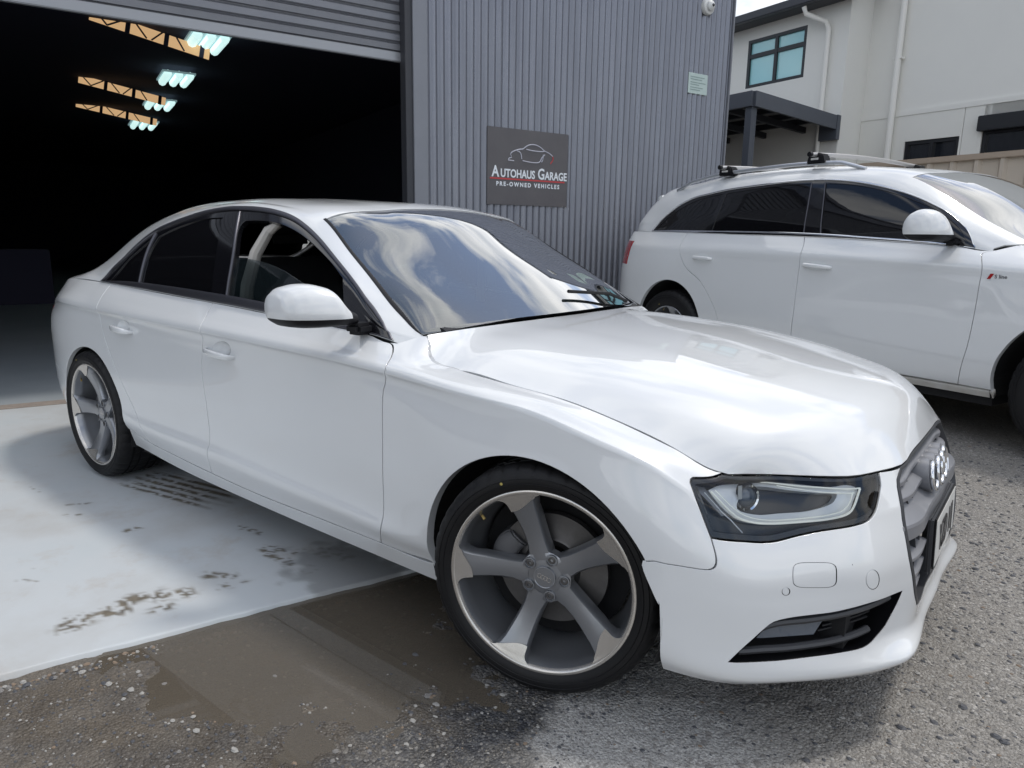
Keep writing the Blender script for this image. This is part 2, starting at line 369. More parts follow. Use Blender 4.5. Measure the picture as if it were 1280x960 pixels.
def panel(patch, outer, holes=(), gap=0.0030, depth=0.012, off=0.0, step=0.022, hole_gap=0.0, hole_depth=None, vlines=True, flange_dir=None, xf=None):
    """mesh cut from the surface: crisp outline, thickness turned inwards along the edge"""
    O = inset(outer, gap) if gap else outer
    H = [inset(h, -hole_gap) if hole_gap else h for h in holes]
    lo, hi = O.min(0), O.max(0)
    us = np.arange(lo[0]+step*0.5, hi[0], step)
    if vlines:
        vs = []
        for a, b in zip(patch.kv[:-1], patch.kv[1:]):
            n = max(2, int(math.ceil((b-a)/step))); vs += list(np.linspace(a, b, n, endpoint=False))
        vs = np.array([v for v in vs if lo[1] < v < hi[1]])
    else: vs = np.arange(lo[1]+step*0.5, hi[1], step)
    g = np.array([(a, b) for a in us for b in vs]) if len(us) and len(vs) else np.zeros((0, 2))
    if len(g):
        k = inside(O, g) & (dist_poly(O, g) > step*0.3)
        for h in H: k &= ~inside(h, g) & (dist_poly(h, g) > step*0.3)
        g = g[k]; g = g+np.random.RandomState(1).uniform(-1, 1, g.shape)*step*.02
    loops = [O]+H; pts = []; edges = []
    for l in loops:
        b = len(pts); pts += [Vector(q) for q in l]; edges += [(b+i, b+(i+1) % len(l)) for i in range(len(l))]
    nb = len(pts); pts += [Vector(q) for q in g]
    r = delaunay_2d_cdt(pts, edges, [], 0, 1e-7)
    V = np.array([tuple(q) for q in r[0]]); F = np.array([(f[0], f[k_], f[k_+1]) for f in r[2] for k_ in range(1, len(f)-1)])
    cen = V[F].mean(1); k = inside(O, cen)
    for h in H: k &= ~inside(h, cen)
    F = F[k]
    p3 = patch.ev(V[:, 0], V[:, 1]); n3 = patch.nrm(V[:, 0], V[:, 1])
    P3 = p3+off*n3
    fn = np.cross(P3[F[:, 1]]-P3[F[:, 0]], P3[F[:, 2]]-P3[F[:, 0]]); fl = (fn*n3[F[:, 0]]).sum(1) < 0
    F[fl] = F[fl][:, ::-1]
    G = Geo(); G.add(P3, [tuple(t) for t in F], n3)
    for li, l in enumerate(loops):
        dp = depth if li == 0 else (depth if hole_depth is None else hole_depth)
        if dp <= 0: continue
        a = patch.ev(l[:, 0], l[:, 1]); n = patch.nrm(l[:, 0], l[:, 1]); t = np.roll(a, -1, 0)-np.roll(a, 1, 0); t /= np.maximum(np.linalg.norm(t, axis=1), 1e-9)[:, None]
        sd = np.cross(t, n); s = 1 if area2(l) > 0 else -1
        # outward in the surface: flip so that it points away from the panel
        test = l+0.001*np.stack([np.ones(len(l)), np.zeros(len(l))], 1)
        c3 = patch.ev(*(inset(l, 0.002 if li == 0 else -0.002).T)); sg = np.sign(((a-c3)*sd).sum(1)); sg[sg == 0] = 1; sd = sd*sg[:, None]
        r0 = a+off*n; r1 = a+off*n-0.0012*n+0.0012*sd
        inn = n if flange_dir is None else np.tile(np.array(flange_dir, float)/np.linalg.norm(flange_dir), (len(a), 1))
        r2 = r1-dp*inn; m = len(l)
        nn0 = n; nn1 = n*0.5+sd*0.85; nn2 = sd
        ring = [r0, r1, r1, r2]; rn = [nn0, nn1, sd, sd]
        V4 = np.concatenate(ring); N4 = np.concatenate(rn); N4 /= np.maximum(np.linalg.norm(N4, axis=1), 1e-9)[:, None]
        fs = []
        for i in range(m):
            j = (i+1) % m
            fs += [(i, j, m+j, m+i), (2*m+i, 2*m+j, 3*m+j, 3*m+i)]
        q0 = fs[0]; nf = np.cross(V4[q0[1]]-V4[q0[0]], V4[q0[2]]-V4[q0[0]])
        if nf @ (N4[q0[0]]+sd[0]) < 0: fs = [f[::-1] for f in fs]
        G.add(V4, fs, N4)
    return G
def strip(patch, line, wd, off=0.003, th=0.006, n_side=1):
    """a raised moulding of width wd following a uv polyline"""
    l = np.array(line); t = np.gradient(l, axis=0); t /= np.maximum(np.linalg.norm(t, axis=1), 1e-9)[:, None]; nrm2 = np.stack([-t[:, 1], t[:, 0]], 1)
    rows = []; N = []
    for a, h in ((-0.5, -0.004), (-0.5, off*0.5), (-0.3, off), (0.3, off), (0.5, off*0.5), (0.5, -0.004)):
        q = l+nrm2*wd*a; q[:, 0] = np.clip(q[:, 0], patch.u0, patch.u1); q[:, 1] = np.clip(q[:, 1], patch.v0, patch.v1)
        rows.append(patch.ev(q[:, 0], q[:, 1])+h*patch.nrm(q[:, 0], q[:, 1]))
    vs = np.concatenate(rows); m = len(l); fs = [(j*m+i, j*m+i+1, (j+1)*m+i+1, (j+1)*m+i) for j in range(5) for i in range(m-1)]
    return vs, fs
def ghosted(cols, front=True, rear=True, k=2):
    """mirror the end columns across the middle plane"""
    c = [list(q) for q in cols]; mir = lambda col: [(x, -y, z) for x, y, z in col]
    a = [mir(c[i]) for i in range(k, 0, -1)] if front else []
    b = [mir(c[-1-i]) for i in range(1, k+1)] if rear else []
    return a+c+b
# ------------------------------------------------------------------ the place: garage, yard, house, fence
GA = math.radians(70.5); GN = np.array([math.cos(GA), math.sin(GA), 0.0]); GD = np.array([math.sin(GA), -math.cos(GA), 0.0]); GP = np.array([-4.82, -.765, 0.0])
def W_(s, d, z): return tuple(GP+GN*s+GD*d+np.array([0, 0, z]))       # along the garage front, out of it, up
def ray_plane(px, py, A, Nn):
    d = ray_dir(px, py); t = ((A-CAM)@Nn)/(d@Nn); return CAM+d*t
def at_depth(px, py, D):
    d = ray_dir(px, py); return CAM+d*(D/(d@FF))
def vnoise(x, y, seed=0):
    rs = np.random.RandomState(seed); T = rs.rand(256, 256); xi = np.floor(x).astype(int); yi = np.floor(y).astype(int); fx = x-xi; fy = y-yi
    fx = fx*fx*(3-2*fx); fy = fy*fy*(3-2*fy); g = lambda a, b: T[a % 256, b % 256]
    return (g(xi, yi)*(1-fx)+g(xi+1, yi)*fx)*(1-fy)+(g(xi, yi+1)*(1-fx)+g(xi+1, yi+1)*fx)*fy
def fbm(x, y, f, o=4, seed=0): return sum(vnoise(x*f*2**k+17*k, y*f*2**k+5*k, seed+k)*.5**k for k in range(o))/sum(.5**k for k in range(o))
def sstep(a, b, x): t = np.clip((x-a)/(b-a), 0, 1); return t*t*(3-2*t)
# ---- yard surface: one sheet, fine near the camera, out to the horizon
def axis(a, b, st, far):
    o = list(np.arange(a, b, st)); x = b; h = st
    while x < far: o.append(x); h *= 1.22; x += h
    x = a; h = st; l = []
    while x > -far: h *= 1.22; x -= h; l.append(x)
    return np.array(l[::-1]+o)
ax_ = axis(-1.6, 2.2, .0125, 400); ay_ = axis(-2.3, 2.6, .0125, 400)
X, Y = np.meshgrid(ax_, ay_, indexing='ij')
def ground_z(X, Y):
    S = (X-GP[0])*GN[0]+(Y-GP[1])*GN[1]; D = (X-GP[0])*GD[0]+(Y-GP[1])*GD[1]
    z = .10*sstep(1.1, 2.6, Y)*sstep(-3.0, -1.6, X)
    rough = (fbm(X, Y, 9, 3, 3)-.5)*.012+(fbm(X, Y, 45, 3, 9)-.5)*.009
    near = sstep(6, 3, np.hypot(X-.5, Y)); z = z+rough*near
    # dip of the puddle
    pud = ((X+.50)/.62)**2+((Y+1.12)/.52)**2+(fbm(X, Y, 2.6, 5, 21)-.5)*2.4+(fbm(X, Y, 20, 3, 23)-.5)*.7; dip = sstep(1.45, .35, pud)
    z = z-.016*dip
    wheel = np.minimum(np.hypot(X-.05, Y+.80), 9); z = z*sstep(.05, .30, wheel)*1.0+np.where(wheel < .3, -.002*(1-sstep(.05, .30, wheel)), 0)
    und = sstep(3.74, 3.68, D)*sstep(4.7, 4.5, S); z = z*(1-und)-.05*und
    edge = sstep(.25, .0, np.abs(D-3.76))*(D > 3.70)*(S < 4.5); z = z-.012*edge
    return z, S, D, dip
Z, S_, D_, DIP = ground_z(X, Y)
nx, ny = X.shape; V = np.stack([X.ravel(), Y.ravel(), Z.ravel()], 1).astype(np.float32)
i_ = np.arange(nx-1)[:, None]*ny+np.arange(ny-1)[None, :]; F = np.stack([i_, i_+ny, i_+ny+1, i_+1], -1).reshape(-1, 4)
me = bpy.data.meshes.new('ground'); me.vertices.add(len(V)); me.vertices.foreach_set('co', V.ravel()); me.loops.add(F.size); me.loops.foreach_set('vertex_index', F.ravel().astype(np.int32))
me.polygons.add(len(F)); me.polygons.foreach_set('loop_start', np.arange(0, F.size, 4, dtype=np.int32)); me.polygons.foreach_set('loop_total', np.full(len(F), 4, dtype=np.int32)); me.update()
me.polygons.foreach_set('use_smooth', [True]*len(F))
# soaked gravel with car shade painted in, sunlit patch painted pale, mud (brown silt)
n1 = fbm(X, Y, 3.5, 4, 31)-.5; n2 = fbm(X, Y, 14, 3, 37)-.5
line = (X-.10)*.95+(Y+.87)*.31*1.0          # edge of the painted car shade: painted sunlit ground starts right of this line
sunlit = sstep(-.03, .05, line+n1*.16+n2*.10)
pale = sunlit*sstep(-.25, -.55, Y+.25*X+n1*.5)*sstep(.95, .55, X+n1*.4)
wet = 1-sunlit*sstep(-2.2, 0.2, X); wet = np.clip(wet*(.75+n1*1.6), 0, 1)
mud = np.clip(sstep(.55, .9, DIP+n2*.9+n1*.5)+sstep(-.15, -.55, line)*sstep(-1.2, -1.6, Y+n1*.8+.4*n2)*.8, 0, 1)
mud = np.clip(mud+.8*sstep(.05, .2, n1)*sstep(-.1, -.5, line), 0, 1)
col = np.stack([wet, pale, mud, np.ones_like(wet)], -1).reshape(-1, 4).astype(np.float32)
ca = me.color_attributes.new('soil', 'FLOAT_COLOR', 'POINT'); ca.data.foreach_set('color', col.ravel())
gm = bpy.data.materials.new('gravel_yard'); gm.use_nodes = True; t = gm.node_tree; B = t.nodes['Principled BSDF']
def N(tp, **k):
    n = t.nodes.new(tp)
    for a, b in k.items(): setattr(n, a, b)
    return n
def lk(a, b): t.links.new(a, b)
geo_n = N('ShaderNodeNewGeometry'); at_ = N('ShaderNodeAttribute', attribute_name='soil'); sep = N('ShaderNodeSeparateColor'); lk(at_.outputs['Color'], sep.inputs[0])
def ramp(fac, stops):
    r = N('ShaderNodeValToRGB'); e = r.color_ramp.elements
    while len(e) < len(stops): e.new(.5)
    for q, (p, c) in zip(e, stops): q.position = p; q.color = (*c, 1)
    lk(fac, r.inputs[0]); return r.outputs[0]
def mixc(f, a, b):
    m = N('ShaderNodeMix', data_type='RGBA'); lk(f, m.inputs[0]); lk(a, m.inputs[6]); lk(b, m.inputs[7]); return m.outputs[2]
def vor(sc, feat='F1'):
    v = N('ShaderNodeTexVoronoi'); v.feature = feat; v.inputs['Scale'].default_value = sc; lk(geo_n.outputs['Position'], v.inputs['Vector']); return v
v1 = vor(120); v2 = vor(240); v3 = vor(38)
s1 = N('ShaderNodeSeparateColor'); lk(v1.outputs['Color'], s1.inputs[0]); s2 = N('ShaderNodeSeparateColor'); lk(v2.outputs['Color'], s2.inputs[0])
stone = ramp(s1.outputs[0], [(0, (.15,.145,.14)), (.3, (.20,.19,.175)), (.55, (.245,.23,.21)), (.8, (.31,.295,.27)), (.97, (.42,.40,.375))])
stone2 = ramp(s2.outputs[1], [(0, (.165,.155,.142)), (.5, (.235,.22,.20)), (.9, (.32,.305,.28)), (1, (.43,.41,.38))])
nzz = N('ShaderNodeTexNoise'); nzz.inputs['Scale'].default_value = 14; nzz.inputs['Detail'].default_value = 6; lk(geo_n.outputs['Position'], nzz.inputs['Vector'])
mk_ = ramp(nzz.outputs[0], [(.42, (0,0,0)), (.58, (1,1,1))])
base = mixc(mk_, stone, stone2)
wet_shades = ramp(s1.outputs[0], [(0, (.016,.018,.024)), (.45, (.038,.040,.047)), (.78, (.075,.077,.082)), (.95, (.17,.165,.155)), (1, (.35,.33,.30))])
wet_shades2 = ramp(s2.outputs[1], [(0, (.022,.023,.026)), (.6, (.06,.058,.055)), (.92, (.12,.11,.10)), (1, (.30,.27,.22))])
wet_shades = mixc(mk_, wet_shades, wet_shades2)
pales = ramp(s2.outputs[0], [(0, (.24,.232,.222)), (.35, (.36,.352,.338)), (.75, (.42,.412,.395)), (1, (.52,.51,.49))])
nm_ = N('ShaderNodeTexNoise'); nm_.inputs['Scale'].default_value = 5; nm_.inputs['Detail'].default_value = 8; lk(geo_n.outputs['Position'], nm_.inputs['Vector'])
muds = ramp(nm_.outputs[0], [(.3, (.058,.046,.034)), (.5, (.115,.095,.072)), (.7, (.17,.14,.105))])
c1 = mixc(sep.outputs[0], base, wet_shades); c2 = mixc(sep.outputs[1], c1, pales)
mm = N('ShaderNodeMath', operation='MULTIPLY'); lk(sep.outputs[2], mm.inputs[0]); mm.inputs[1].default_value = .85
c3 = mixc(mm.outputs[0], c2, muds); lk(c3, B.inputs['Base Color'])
mr_ = N('ShaderNodeMapRange'); lk(sep.outputs[0], mr_.inputs[0]); mr_.inputs[3].default_value = .92; mr_.inputs[4].default_value = .42; lk(mr_.outputs[0], B.inputs['Roughness'])
bA = N('ShaderNodeBump'); bA.inputs['Strength'].default_value = .9; bA.inputs['Distance'].default_value = .006; lk(v1.outputs['Distance'], bA.inputs['Height']); bA.invert = True
bB = N('ShaderNodeBump'); bB.inputs['Strength'].default_value = .6; bB.inputs['Distance'].default_value = .0025; bB.invert = True; lk(v2.outputs['Distance'], bB.inputs['Height']); lk(bA.outputs[0], bB.inputs['Normal'])
lk(bB.outputs[0], B.inputs['Normal'])
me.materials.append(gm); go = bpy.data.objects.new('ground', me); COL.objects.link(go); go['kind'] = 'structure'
# ---- loose stones lying on the yard
rs = np.random.RandomState(5); SM = [mat('stone_dark', (.075,.077,.085), .6), mat('stone_grey', (.20,.19,.18), .8), mat('stone_pale', (.33,.32,.30), .85), mat('stone_rust', (.22,.165,.12), .8)]
def stones(groups):
    Vs, Fs, Is = [], [], []; base = 0; k = 6
    q_ = np.arange(k); F0 = [(j*k+i, j*k+(i+1) % k, (j+1)*k+(i+1) % k, (j+1)*k+i) for j in (0, 1) for i in range(k)]
    for x, y, r, mi in groups:
        z, s, d, dip = ground_z(x, y); ok = ~((d < 3.80) & (s < 4.6)); x, y, r, mi, z = x[ok], y[ok], r[ok], mi[ok], z[ok]; n = len(x)
        a0_ = rs.rand(n)*6.28; el = .6+.4*rs.rand(n); tz = .45+.35*rs.rand(n); V = np.zeros((n, 3*k, 3))
        for j, (rr, hh) in enumerate(((.75, -.3), (1.0, .15), (.55, .62))):
            a = a0_[:, None]+2*math.pi*(q_[None, :]+.3*j)/k; q = r[:, None]*rr*(.8+.4*rs.rand(n, k))
            V[:, j*k:(j+1)*k, 0] = x[:, None]+q*np.cos(a); V[:, j*k:(j+1)*k, 1] = y[:, None]+q*el[:, None]*np.sin(a); V[:, j*k:(j+1)*k, 2] = z[:, None]+(r*tz)[:, None]*(hh+.15*rs.rand(n, k))
        Vs.append(V.reshape(-1, 3))
        for b in range(n):
            o = base+b*3*k; Fs += [(o+p, o+q, o+t_, o+u) for p, q, t_, u in F0]; Fs.append(tuple(o+2*k+i for i in range(k))); Is += [int(mi[b])]*(2*k+1)
        base += n*3*k
    return np.concatenate(Vs), Fs, Is
def sc_(n, x0, x1, y0, y1, a, b, pr): return (x0+(x1-x0)*rs.rand(n), y0+(y1-y0)*rs.rand(n), a+(b-a)*rs.rand(n)**3, rs.choice(4, n, p=pr))
se = -.9+3.2*rs.rand(900); de = 3.80+.05*rs.rand(900)**2
pdx = -1.05+1.05*rs.rand(150); pdy = -1.65+.95*rs.rand(150)
SV, SF, SI = stones([(pdx, pdy, .0075+.0065*rs.rand(150)**2, rs.choice(4, 150, p=(.3, .2, .35, .15))), sc_(7500, -1.1, .25, -2.0, -.5, .0015, .0065, (.62, .22, .13, .03)), sc_(12000, .1, 1.5, -1.1, 1.4, .0018, .0075, (.22, .46, .27, .05)), sc_(700, .25, 1.6, -.9, 1.6, .006, .012, (.25, .5, .22, .03)), sc_(3500, .6, 2.2, .6, 2.6, .003, .011, (.4, .36, .2, .04)),
  sc_(60, .8, 1.6, -.5, 2.0, .010, .018, (.7, .2, .1, .0)), (GP[0]+GN[0]*se+GD[0]*de, GP[1]+GN[1]*se+GD[1]*de, .003+.009*rs.rand(900)**2, rs.choice(4, 900, p=(.25, .25, .25, .25)))])
SV = SV.tolist()
me = bpy.data.meshes.new('gravel'); me.from_pydata(SV, [], SF)
for q in SM: me.materials.append(q)
me.polygons.foreach_set('material_index', SI); o = bpy.data.objects.new('gravel', me); COL.objects.link(o); tag(o, 'loose stones and grit lying over the yard', 'gravel', kind='stuff')
# ---- puddle
pm = glass_mat('muddy_water', (.50, .43, .36), 1.8, .55, (.165, .142, .112), 1.33)
n = 60; vs = [(-.50+.80*math.cos(a), -1.12+.72*math.sin(a), -.0085) for a in np.linspace(0, 2*math.pi, n, endpoint=False)]
o = mesh_obj('puddle', vs, [tuple(range(n))], pm); o['kind'] = 'structure'
# ---- slab
sm = bpy.data.materials.new('pale_concrete_slab'); sm.use_nodes = True; t = sm.node_tree; B = t.nodes['Principled BSDF']; geo_n = N('ShaderNodeNewGeometry')
nA = N('ShaderNodeTexNoise'); nA.inputs['Scale'].default_value = 1.3; nA.inputs['Detail'].default_value = 8; nA.inputs['Roughness'].default_value = .62; lk(geo_n.outputs['Position'], nA.inputs['Vector'])
nB = N('ShaderNodeTexNoise'); nB.inputs['Scale'].default_value = 26; nB.inputs['Detail'].default_value = 6; lk(geo_n.outputs['Position'], nB.inputs['Vector'])
cA = ramp(nA.outputs[0], [(.32, (.44,.445,.44)), (.5, (.50,.525,.54)), (.68, (.47,.51,.53))])
nC = N('ShaderNodeTexNoise'); nC.inputs['Scale'].default_value = 3.4; nC.inputs['Detail'].default_value = 9; nC.inputs['Roughness'].default_value = .7; lk(geo_n.outputs['Position'], nC.inputs['Vector'])
fC = ramp(nC.outputs[0], [(.53, (0,0,0)), (.72, (1,1,1))]); tanc = N('ShaderNodeRGB'); tanc.outputs[0].default_value = (.40,.355,.31,1)
mu = N('ShaderNodeMath', operation='MULTIPLY'); lk(fC, mu.inputs[0]); mu.inputs[1].default_value = .6
c = mixc(mu.outputs[0], cA, tanc.outputs[0])
st_at = N('ShaderNodeAttribute', attribute_name='stain'); sp2 = N('ShaderNodeSeparateColor'); lk(st_at.outputs['Color'], sp2.inputs[0])
dk = ramp(nB.outputs[0], [(.35, (.10,.085,.065)), (.65, (.19,.165,.125))]); c = mixc(sp2.outputs[0], c, dk)
wt = N('ShaderNodeRGB'); wt.outputs[0].default_value = (.22,.225,.225,1); c = mixc(sp2.outputs[1], c, wt.outputs[0]); lk(c, B.inputs['Base Color'])
rr = N('ShaderNodeMapRange'); lk(nA.outputs[0], rr.inputs[0]); rr.inputs[3].default_value = .42; rr.inputs[4].default_value = .68; lk(rr.outputs[0], B.inputs['Roughness'])
bb = N('ShaderNodeBump'); bb.inputs['Strength'].default_value = .25; bb.inputs['Distance'].default_value = .002; lk(nB.outputs[0], bb.inputs['Height']); lk(bb.outputs[0], B.inputs['Normal'])
ss = np.concatenate([np.arange(-9, -1.6, .5), np.arange(-1.6, 3.3, .0125), np.arange(3.3, 4.51, .2)]); dd_ = np.concatenate([np.arange(.004, .6, .1), np.arange(.6, 3.76, .0125), [3.765]])
SS, DD = np.meshgrid(ss, dd_, indexing='ij'); DD[:, -1] += (fbm(SS[:, -1], SS[:, -1]*0, 9, 4, 91)-.5)*.022; DD[:, -2] = np.minimum(DD[:, -2], DD[:, -1]-.004)
PX = GP[0]+GN[0]*SS+GD[0]*DD; PY = GP[1]+GN[1]*SS+GD[1]*DD
stain = np.zeros_like(SS); nf = fbm(PX, PY, 55, 3, 61); nl = fbm(PX, PY, 16, 3, 67)
def gnd(px, py): d = ray_dir(px, py); return CAM+d*(-CAM[2]/d[2])
def blot(pts, wd, dens, soft=.6):
    g = np.full(SS.shape, 9.0)
    P_l = [gnd(*q)[:2] for q in pts]
    for a, b in zip(P_l[:-1], P_l[1:]):
        e = b-a; tt = np.clip(((PX-a[0])*e[0]+(PY-a[1])*e[1])/(e@e), 0, 1); g = np.minimum(g, np.hypot(PX-a[0]-tt*e[0], PY-a[1]-tt*e[1]))
    m = sstep(wd, wd*.25, g+(nl-.5)*wd*1.6); return m*sstep(1-dens, 1-dens+.12, nf)
for pts, wd, dn in (([(85,781),(130,770),(170,752),(215,744),(238,740)], .055, .56), ([(155,757),(195,745)], .05, .6), ([(190,765),(208,760)], .03, .55), ([(255,718),(285,722)], .04, .55), ([(275,735),(310,728)], .035, .5),
                    ([(335,688),(365,706),(385,712)], .045, .5), ([(355,692),(400,690),(440,700)], .045, .5), ([(85,632),(108,630)], .022, .55), ([(82,645),(98,644)], .02, .55), ([(160,664),(172,661)], .025, .5), ([(40,610),(48,616)], .015, .5), ([(20,725),(45,728)], .02, .45), ([(35,712),(40,711)], .012, .5), ([(12,609),(18,610)], .012, .5), ([(300,660),(330,668)], .02, .42)):
    stain = np.maximum(stain, blot(pts, wd, dn))
# tread print left by a wet tyre: parallel bars next to the rear wheel
a, b = gnd(168, 597)[:2], gnd(262, 622)[:2]; e = (b-a); Le = np.hypot(*e); e /= Le; nrm_ = np.array([-e[1], e[0]])
tt = (PX-a[0])*e[0]+(PY-a[1])*e[1]; ww = (PX-a[0])*nrm_[0]+(PY-a[1])*nrm_[1]
bars = sstep(.35, .6, np.abs(((ww+(nl-.5)*.012)/.052) % 1-.5)*2)*sstep(-.13, -.10, ww)*sstep(.16, .12, ww)*sstep(-.10, .15, tt+(nl-.5)*.3)*sstep(Le+.20, Le-.02, tt+(nl-.5)*.2)
stain = np.maximum(stain, bars*sstep(.40, .52, nf+.16*(tt/Le)))
wetc = gnd(430, 712)[:2]; wg = np.hypot((PX-wetc[0])/.30, (PY-wetc[1])/.22)+(nl-.5)*.9; wetm = sstep(1.0, .6, wg)*.75
me = bpy.data.meshes.new('concrete_slab'); V = np.stack([PX.ravel(), PY.ravel(), np.full(PX.size, .004)], 1); ns, nd = SS.shape
i_ = np.arange(ns-1)[:, None]*nd+np.arange(nd-1)[None, :]; F = np.stack([i_, i_+1, i_+nd+1, i_+nd], -1).reshape(-1, 4)
# edge faces going down
me.vertices.add(len(V)+ns); V2 = np.concatenate([V, np.stack([PX[:, -1]-GD[0]*.004, PY[:, -1]-GD[1]*.004, np.full(ns, -.08)], 1)])
me.vertices.foreach_set('co', V2.ravel().astype(np.float32)); F2 = np.array([(k*nd+nd-1, len(V)+k, len(V)+k+1, (k+1)*nd+nd-1) for k in range(ns-1)]); F = np.concatenate([F, F2])
me.loops.add(F.size); me.loops.foreach_set('vertex_index', F.ravel().astype(np.int32)); me.polygons.add(len(F)); me.polygons.foreach_set('loop_start', np.arange(0, F.size, 4, dtype=np.int32)); me.polygons.foreach_set('loop_total', np.full(len(F), 4, dtype=np.int32)); me.update()
col = np.zeros((len(V2), 4), np.float32); col[:len(V), 0] = stain.ravel(); col[:len(V), 1] = wetm.ravel(); col[:, 3] = 1
ca = me.color_attributes.new('stain', 'FLOAT_COLOR', 'POINT'); ca.data.foreach_set('color', col.ravel()); me.materials.append(sm)
bm = bmesh.new(); bm.from_mesh(me); 
if bm.faces[0].normal.z < 0 if bm.faces.ensure_lookup_table() is None else False: bmesh.ops.reverse_faces(bm, faces=bm.faces)
bm.to_mesh(me); bm.free()
o = bpy.data.objects.new('concrete_slab', me); COL.objects.link(o); o['kind'] = 'structure'

# ------------------------------------------------------------------ garage building
gar = empty('garage_building', W_(3.3, 0, 0)); bpy.context.view_layer.update(); GI = gar.matrix_world.inverted()
tag(gar, 'dark grey corrugated metal garage with its big roller door raised', 'garage')
def Wl(s, d, z): return tuple(GI@Vector(W_(s, d, z)))
cor = mat('corrugated_steel_slate', (.20, .21, .245), .27, .6, noise=(2.2, .35, (.23, .24, .275)), spec=.5); trimm = mat('slate_flashing', (.21, .22, .25), .38, .2, noise=(3, .3, (.18, .19, .215)))
tq = cor.node_tree; gq = tq.nodes.new('ShaderNodeNewGeometry'); mq = tq.nodes.new('ShaderNodeMapping'); mq.inputs['Scale'].default_value = (9, 9, .35); nq = tq.nodes.new('ShaderNodeTexNoise'); nq.inputs['Scale'].default_value = 1.6; nq.inputs['Detail'].default_value = 6
rq = tq.nodes.new('ShaderNodeMapRange'); rq.inputs['From Min'].default_value = .35; rq.inputs['From Max'].default_value = .65; rq.inputs['To Min'].default_value = .22; rq.inputs['To Max'].default_value = .42
tq.links.new(gq.outputs['Position'], mq.inputs[0]); tq.links.new(mq.outputs[0], nq.inputs['Vector']); tq.links.new(nq.outputs[0], rq.inputs[0]); tq.links.new(rq.outputs[0], tq.nodes['Principled BSDF'].inputs['Roughness'])
GH = 4.40; PITCH = .0762; s0 = 3.375; k = 0
while s0 < 7.2:
    s1_ = min(s0+PITCH*10, 7.24); nn = int(round((s1_-s0)/PITCH*10)); xs = np.linspace(s0, s1_, nn+1); z0 = -.05
    v = [Wl(x, .012+.0125*math.cos(2*math.pi*(x-3.375)/PITCH)+.0012*(k % 2), z) for x in xs for z in (z0, GH)]; f = [(2*i, 2*i+1, 2*i+3, 2*i+2) for i in range(nn)]
    MB().add(v, f).build('wall_sheet', cor, gar, smooth=True, sharp=80)
    for zz in (.55, 1.55, 2.51, 3.5, 4.4):
        b = MB()
        for q in np.arange(math.ceil((s0-3.375)/PITCH/3)*3, (s1_-3.375)/PITCH, 3):
            x = 3.375+q*PITCH; c_ = Wl(x, .0185, zz); b.tube([Wl(x, .018, zz), Wl(x, .024, zz)], .006, 6)
        if b.v: b.build('screws', cor, gar)['kind'] = 'stuff'
    s0 = s1_; k += 1
b = MB(); b.box(3.238, 3.375, -.05, .030, -.05, GH, Wl); b.build('corner_flashing', trimm, gar, bevel=.003)
MB().box(3.170, 3.237, -.10, .012, -.05, GH, Wl).build('door_guide', mat('guide_dark', (.035,.037,.045), .5), gar, bevel=.003)
MB().box(7.235, 7.262, -.12, .034, -.05, GH, Wl).build('corner_flashing', trimm, gar, bevel=.003)
MB().box(-6.0, 7.27, -.16, .05, GH, GH+.09, Wl).build('parapet_cap', trimm, gar, bevel=.004)
MB().box(7.24, 7.258, -31, -.125, -.05, GH, Wl).build('side_wall', cor, gar)
# raised roller door: rolled profile slats
rm_ = mat('roller_door_slats', (.17, .178, .20), .42, .35, noise=(6, .3, (.20, .205, .225)))
prof = [(0,.000),(.004,.010),(.020,.014),(.024,.060),(.010,.070),(.016,.076),(.010,.083),(.024,.092),(.022,.140),(.006,.150),(0,.158)]
z = 2.845; k = 0
while z < 4.1:
    v = [Wl(s, -.115+d, z+h) for s in (-3.2, 3.185) for d, h in prof]; m = len(prof)
    MB().add(v, [(i, i+1, m+i+1, m+i) for i in range(m-1)]).build('door_slat', rm_, gar, smooth=True, sharp=25); z += .158; k += 1
MB().box(-3.2, 3.185, -.135, -.085, 2.765, 2.842, Wl).build('bottom_rail', mat('door_rail_alu', (.30,.31,.33), .4, .5), gar, bevel=.006)
MB().box(-6.0, 3.237, -.14, .01, 4.08, GH, Wl).build('lintel', cor, gar); MB().box(-6.0, -3.21, -.14, .01, -.05, 4.08, Wl).build('front_wall', cor, gar)
# inside
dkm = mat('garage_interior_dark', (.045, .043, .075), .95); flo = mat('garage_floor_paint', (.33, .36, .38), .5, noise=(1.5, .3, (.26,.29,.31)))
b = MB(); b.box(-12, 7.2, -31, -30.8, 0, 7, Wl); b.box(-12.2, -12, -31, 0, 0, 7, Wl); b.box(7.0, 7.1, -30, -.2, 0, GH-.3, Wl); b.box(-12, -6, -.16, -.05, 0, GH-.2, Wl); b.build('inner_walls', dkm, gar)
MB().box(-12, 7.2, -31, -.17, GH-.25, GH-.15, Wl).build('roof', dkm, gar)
MB().box(-12, 7.2, -31, -.16, -.06, .0035, Wl).build('workshop_floor', flo, gar)
MB().box(-6, 4.4, -.158, .0, -.06, .006, Wl).build('threshold', mat('dirty_threshold', (.34, .29, .25), .7, noise=(18, .3, (.20,.17,.15))), gar)
amb = mat('chord_amber_glow', (.5, .3, .13), .6, emit=((1.0, .64, .33), .50)); tube_m = mat('fluorescent_tube', (.8,.9,.9), .3, emit=((.66, .95, .93), .85)); refl = mat('light_reflector', (.35,.45,.47), .4, emit=((.35, .55, .58), .30))  # amber glow stands in for light on the truss chords; they are no lamps
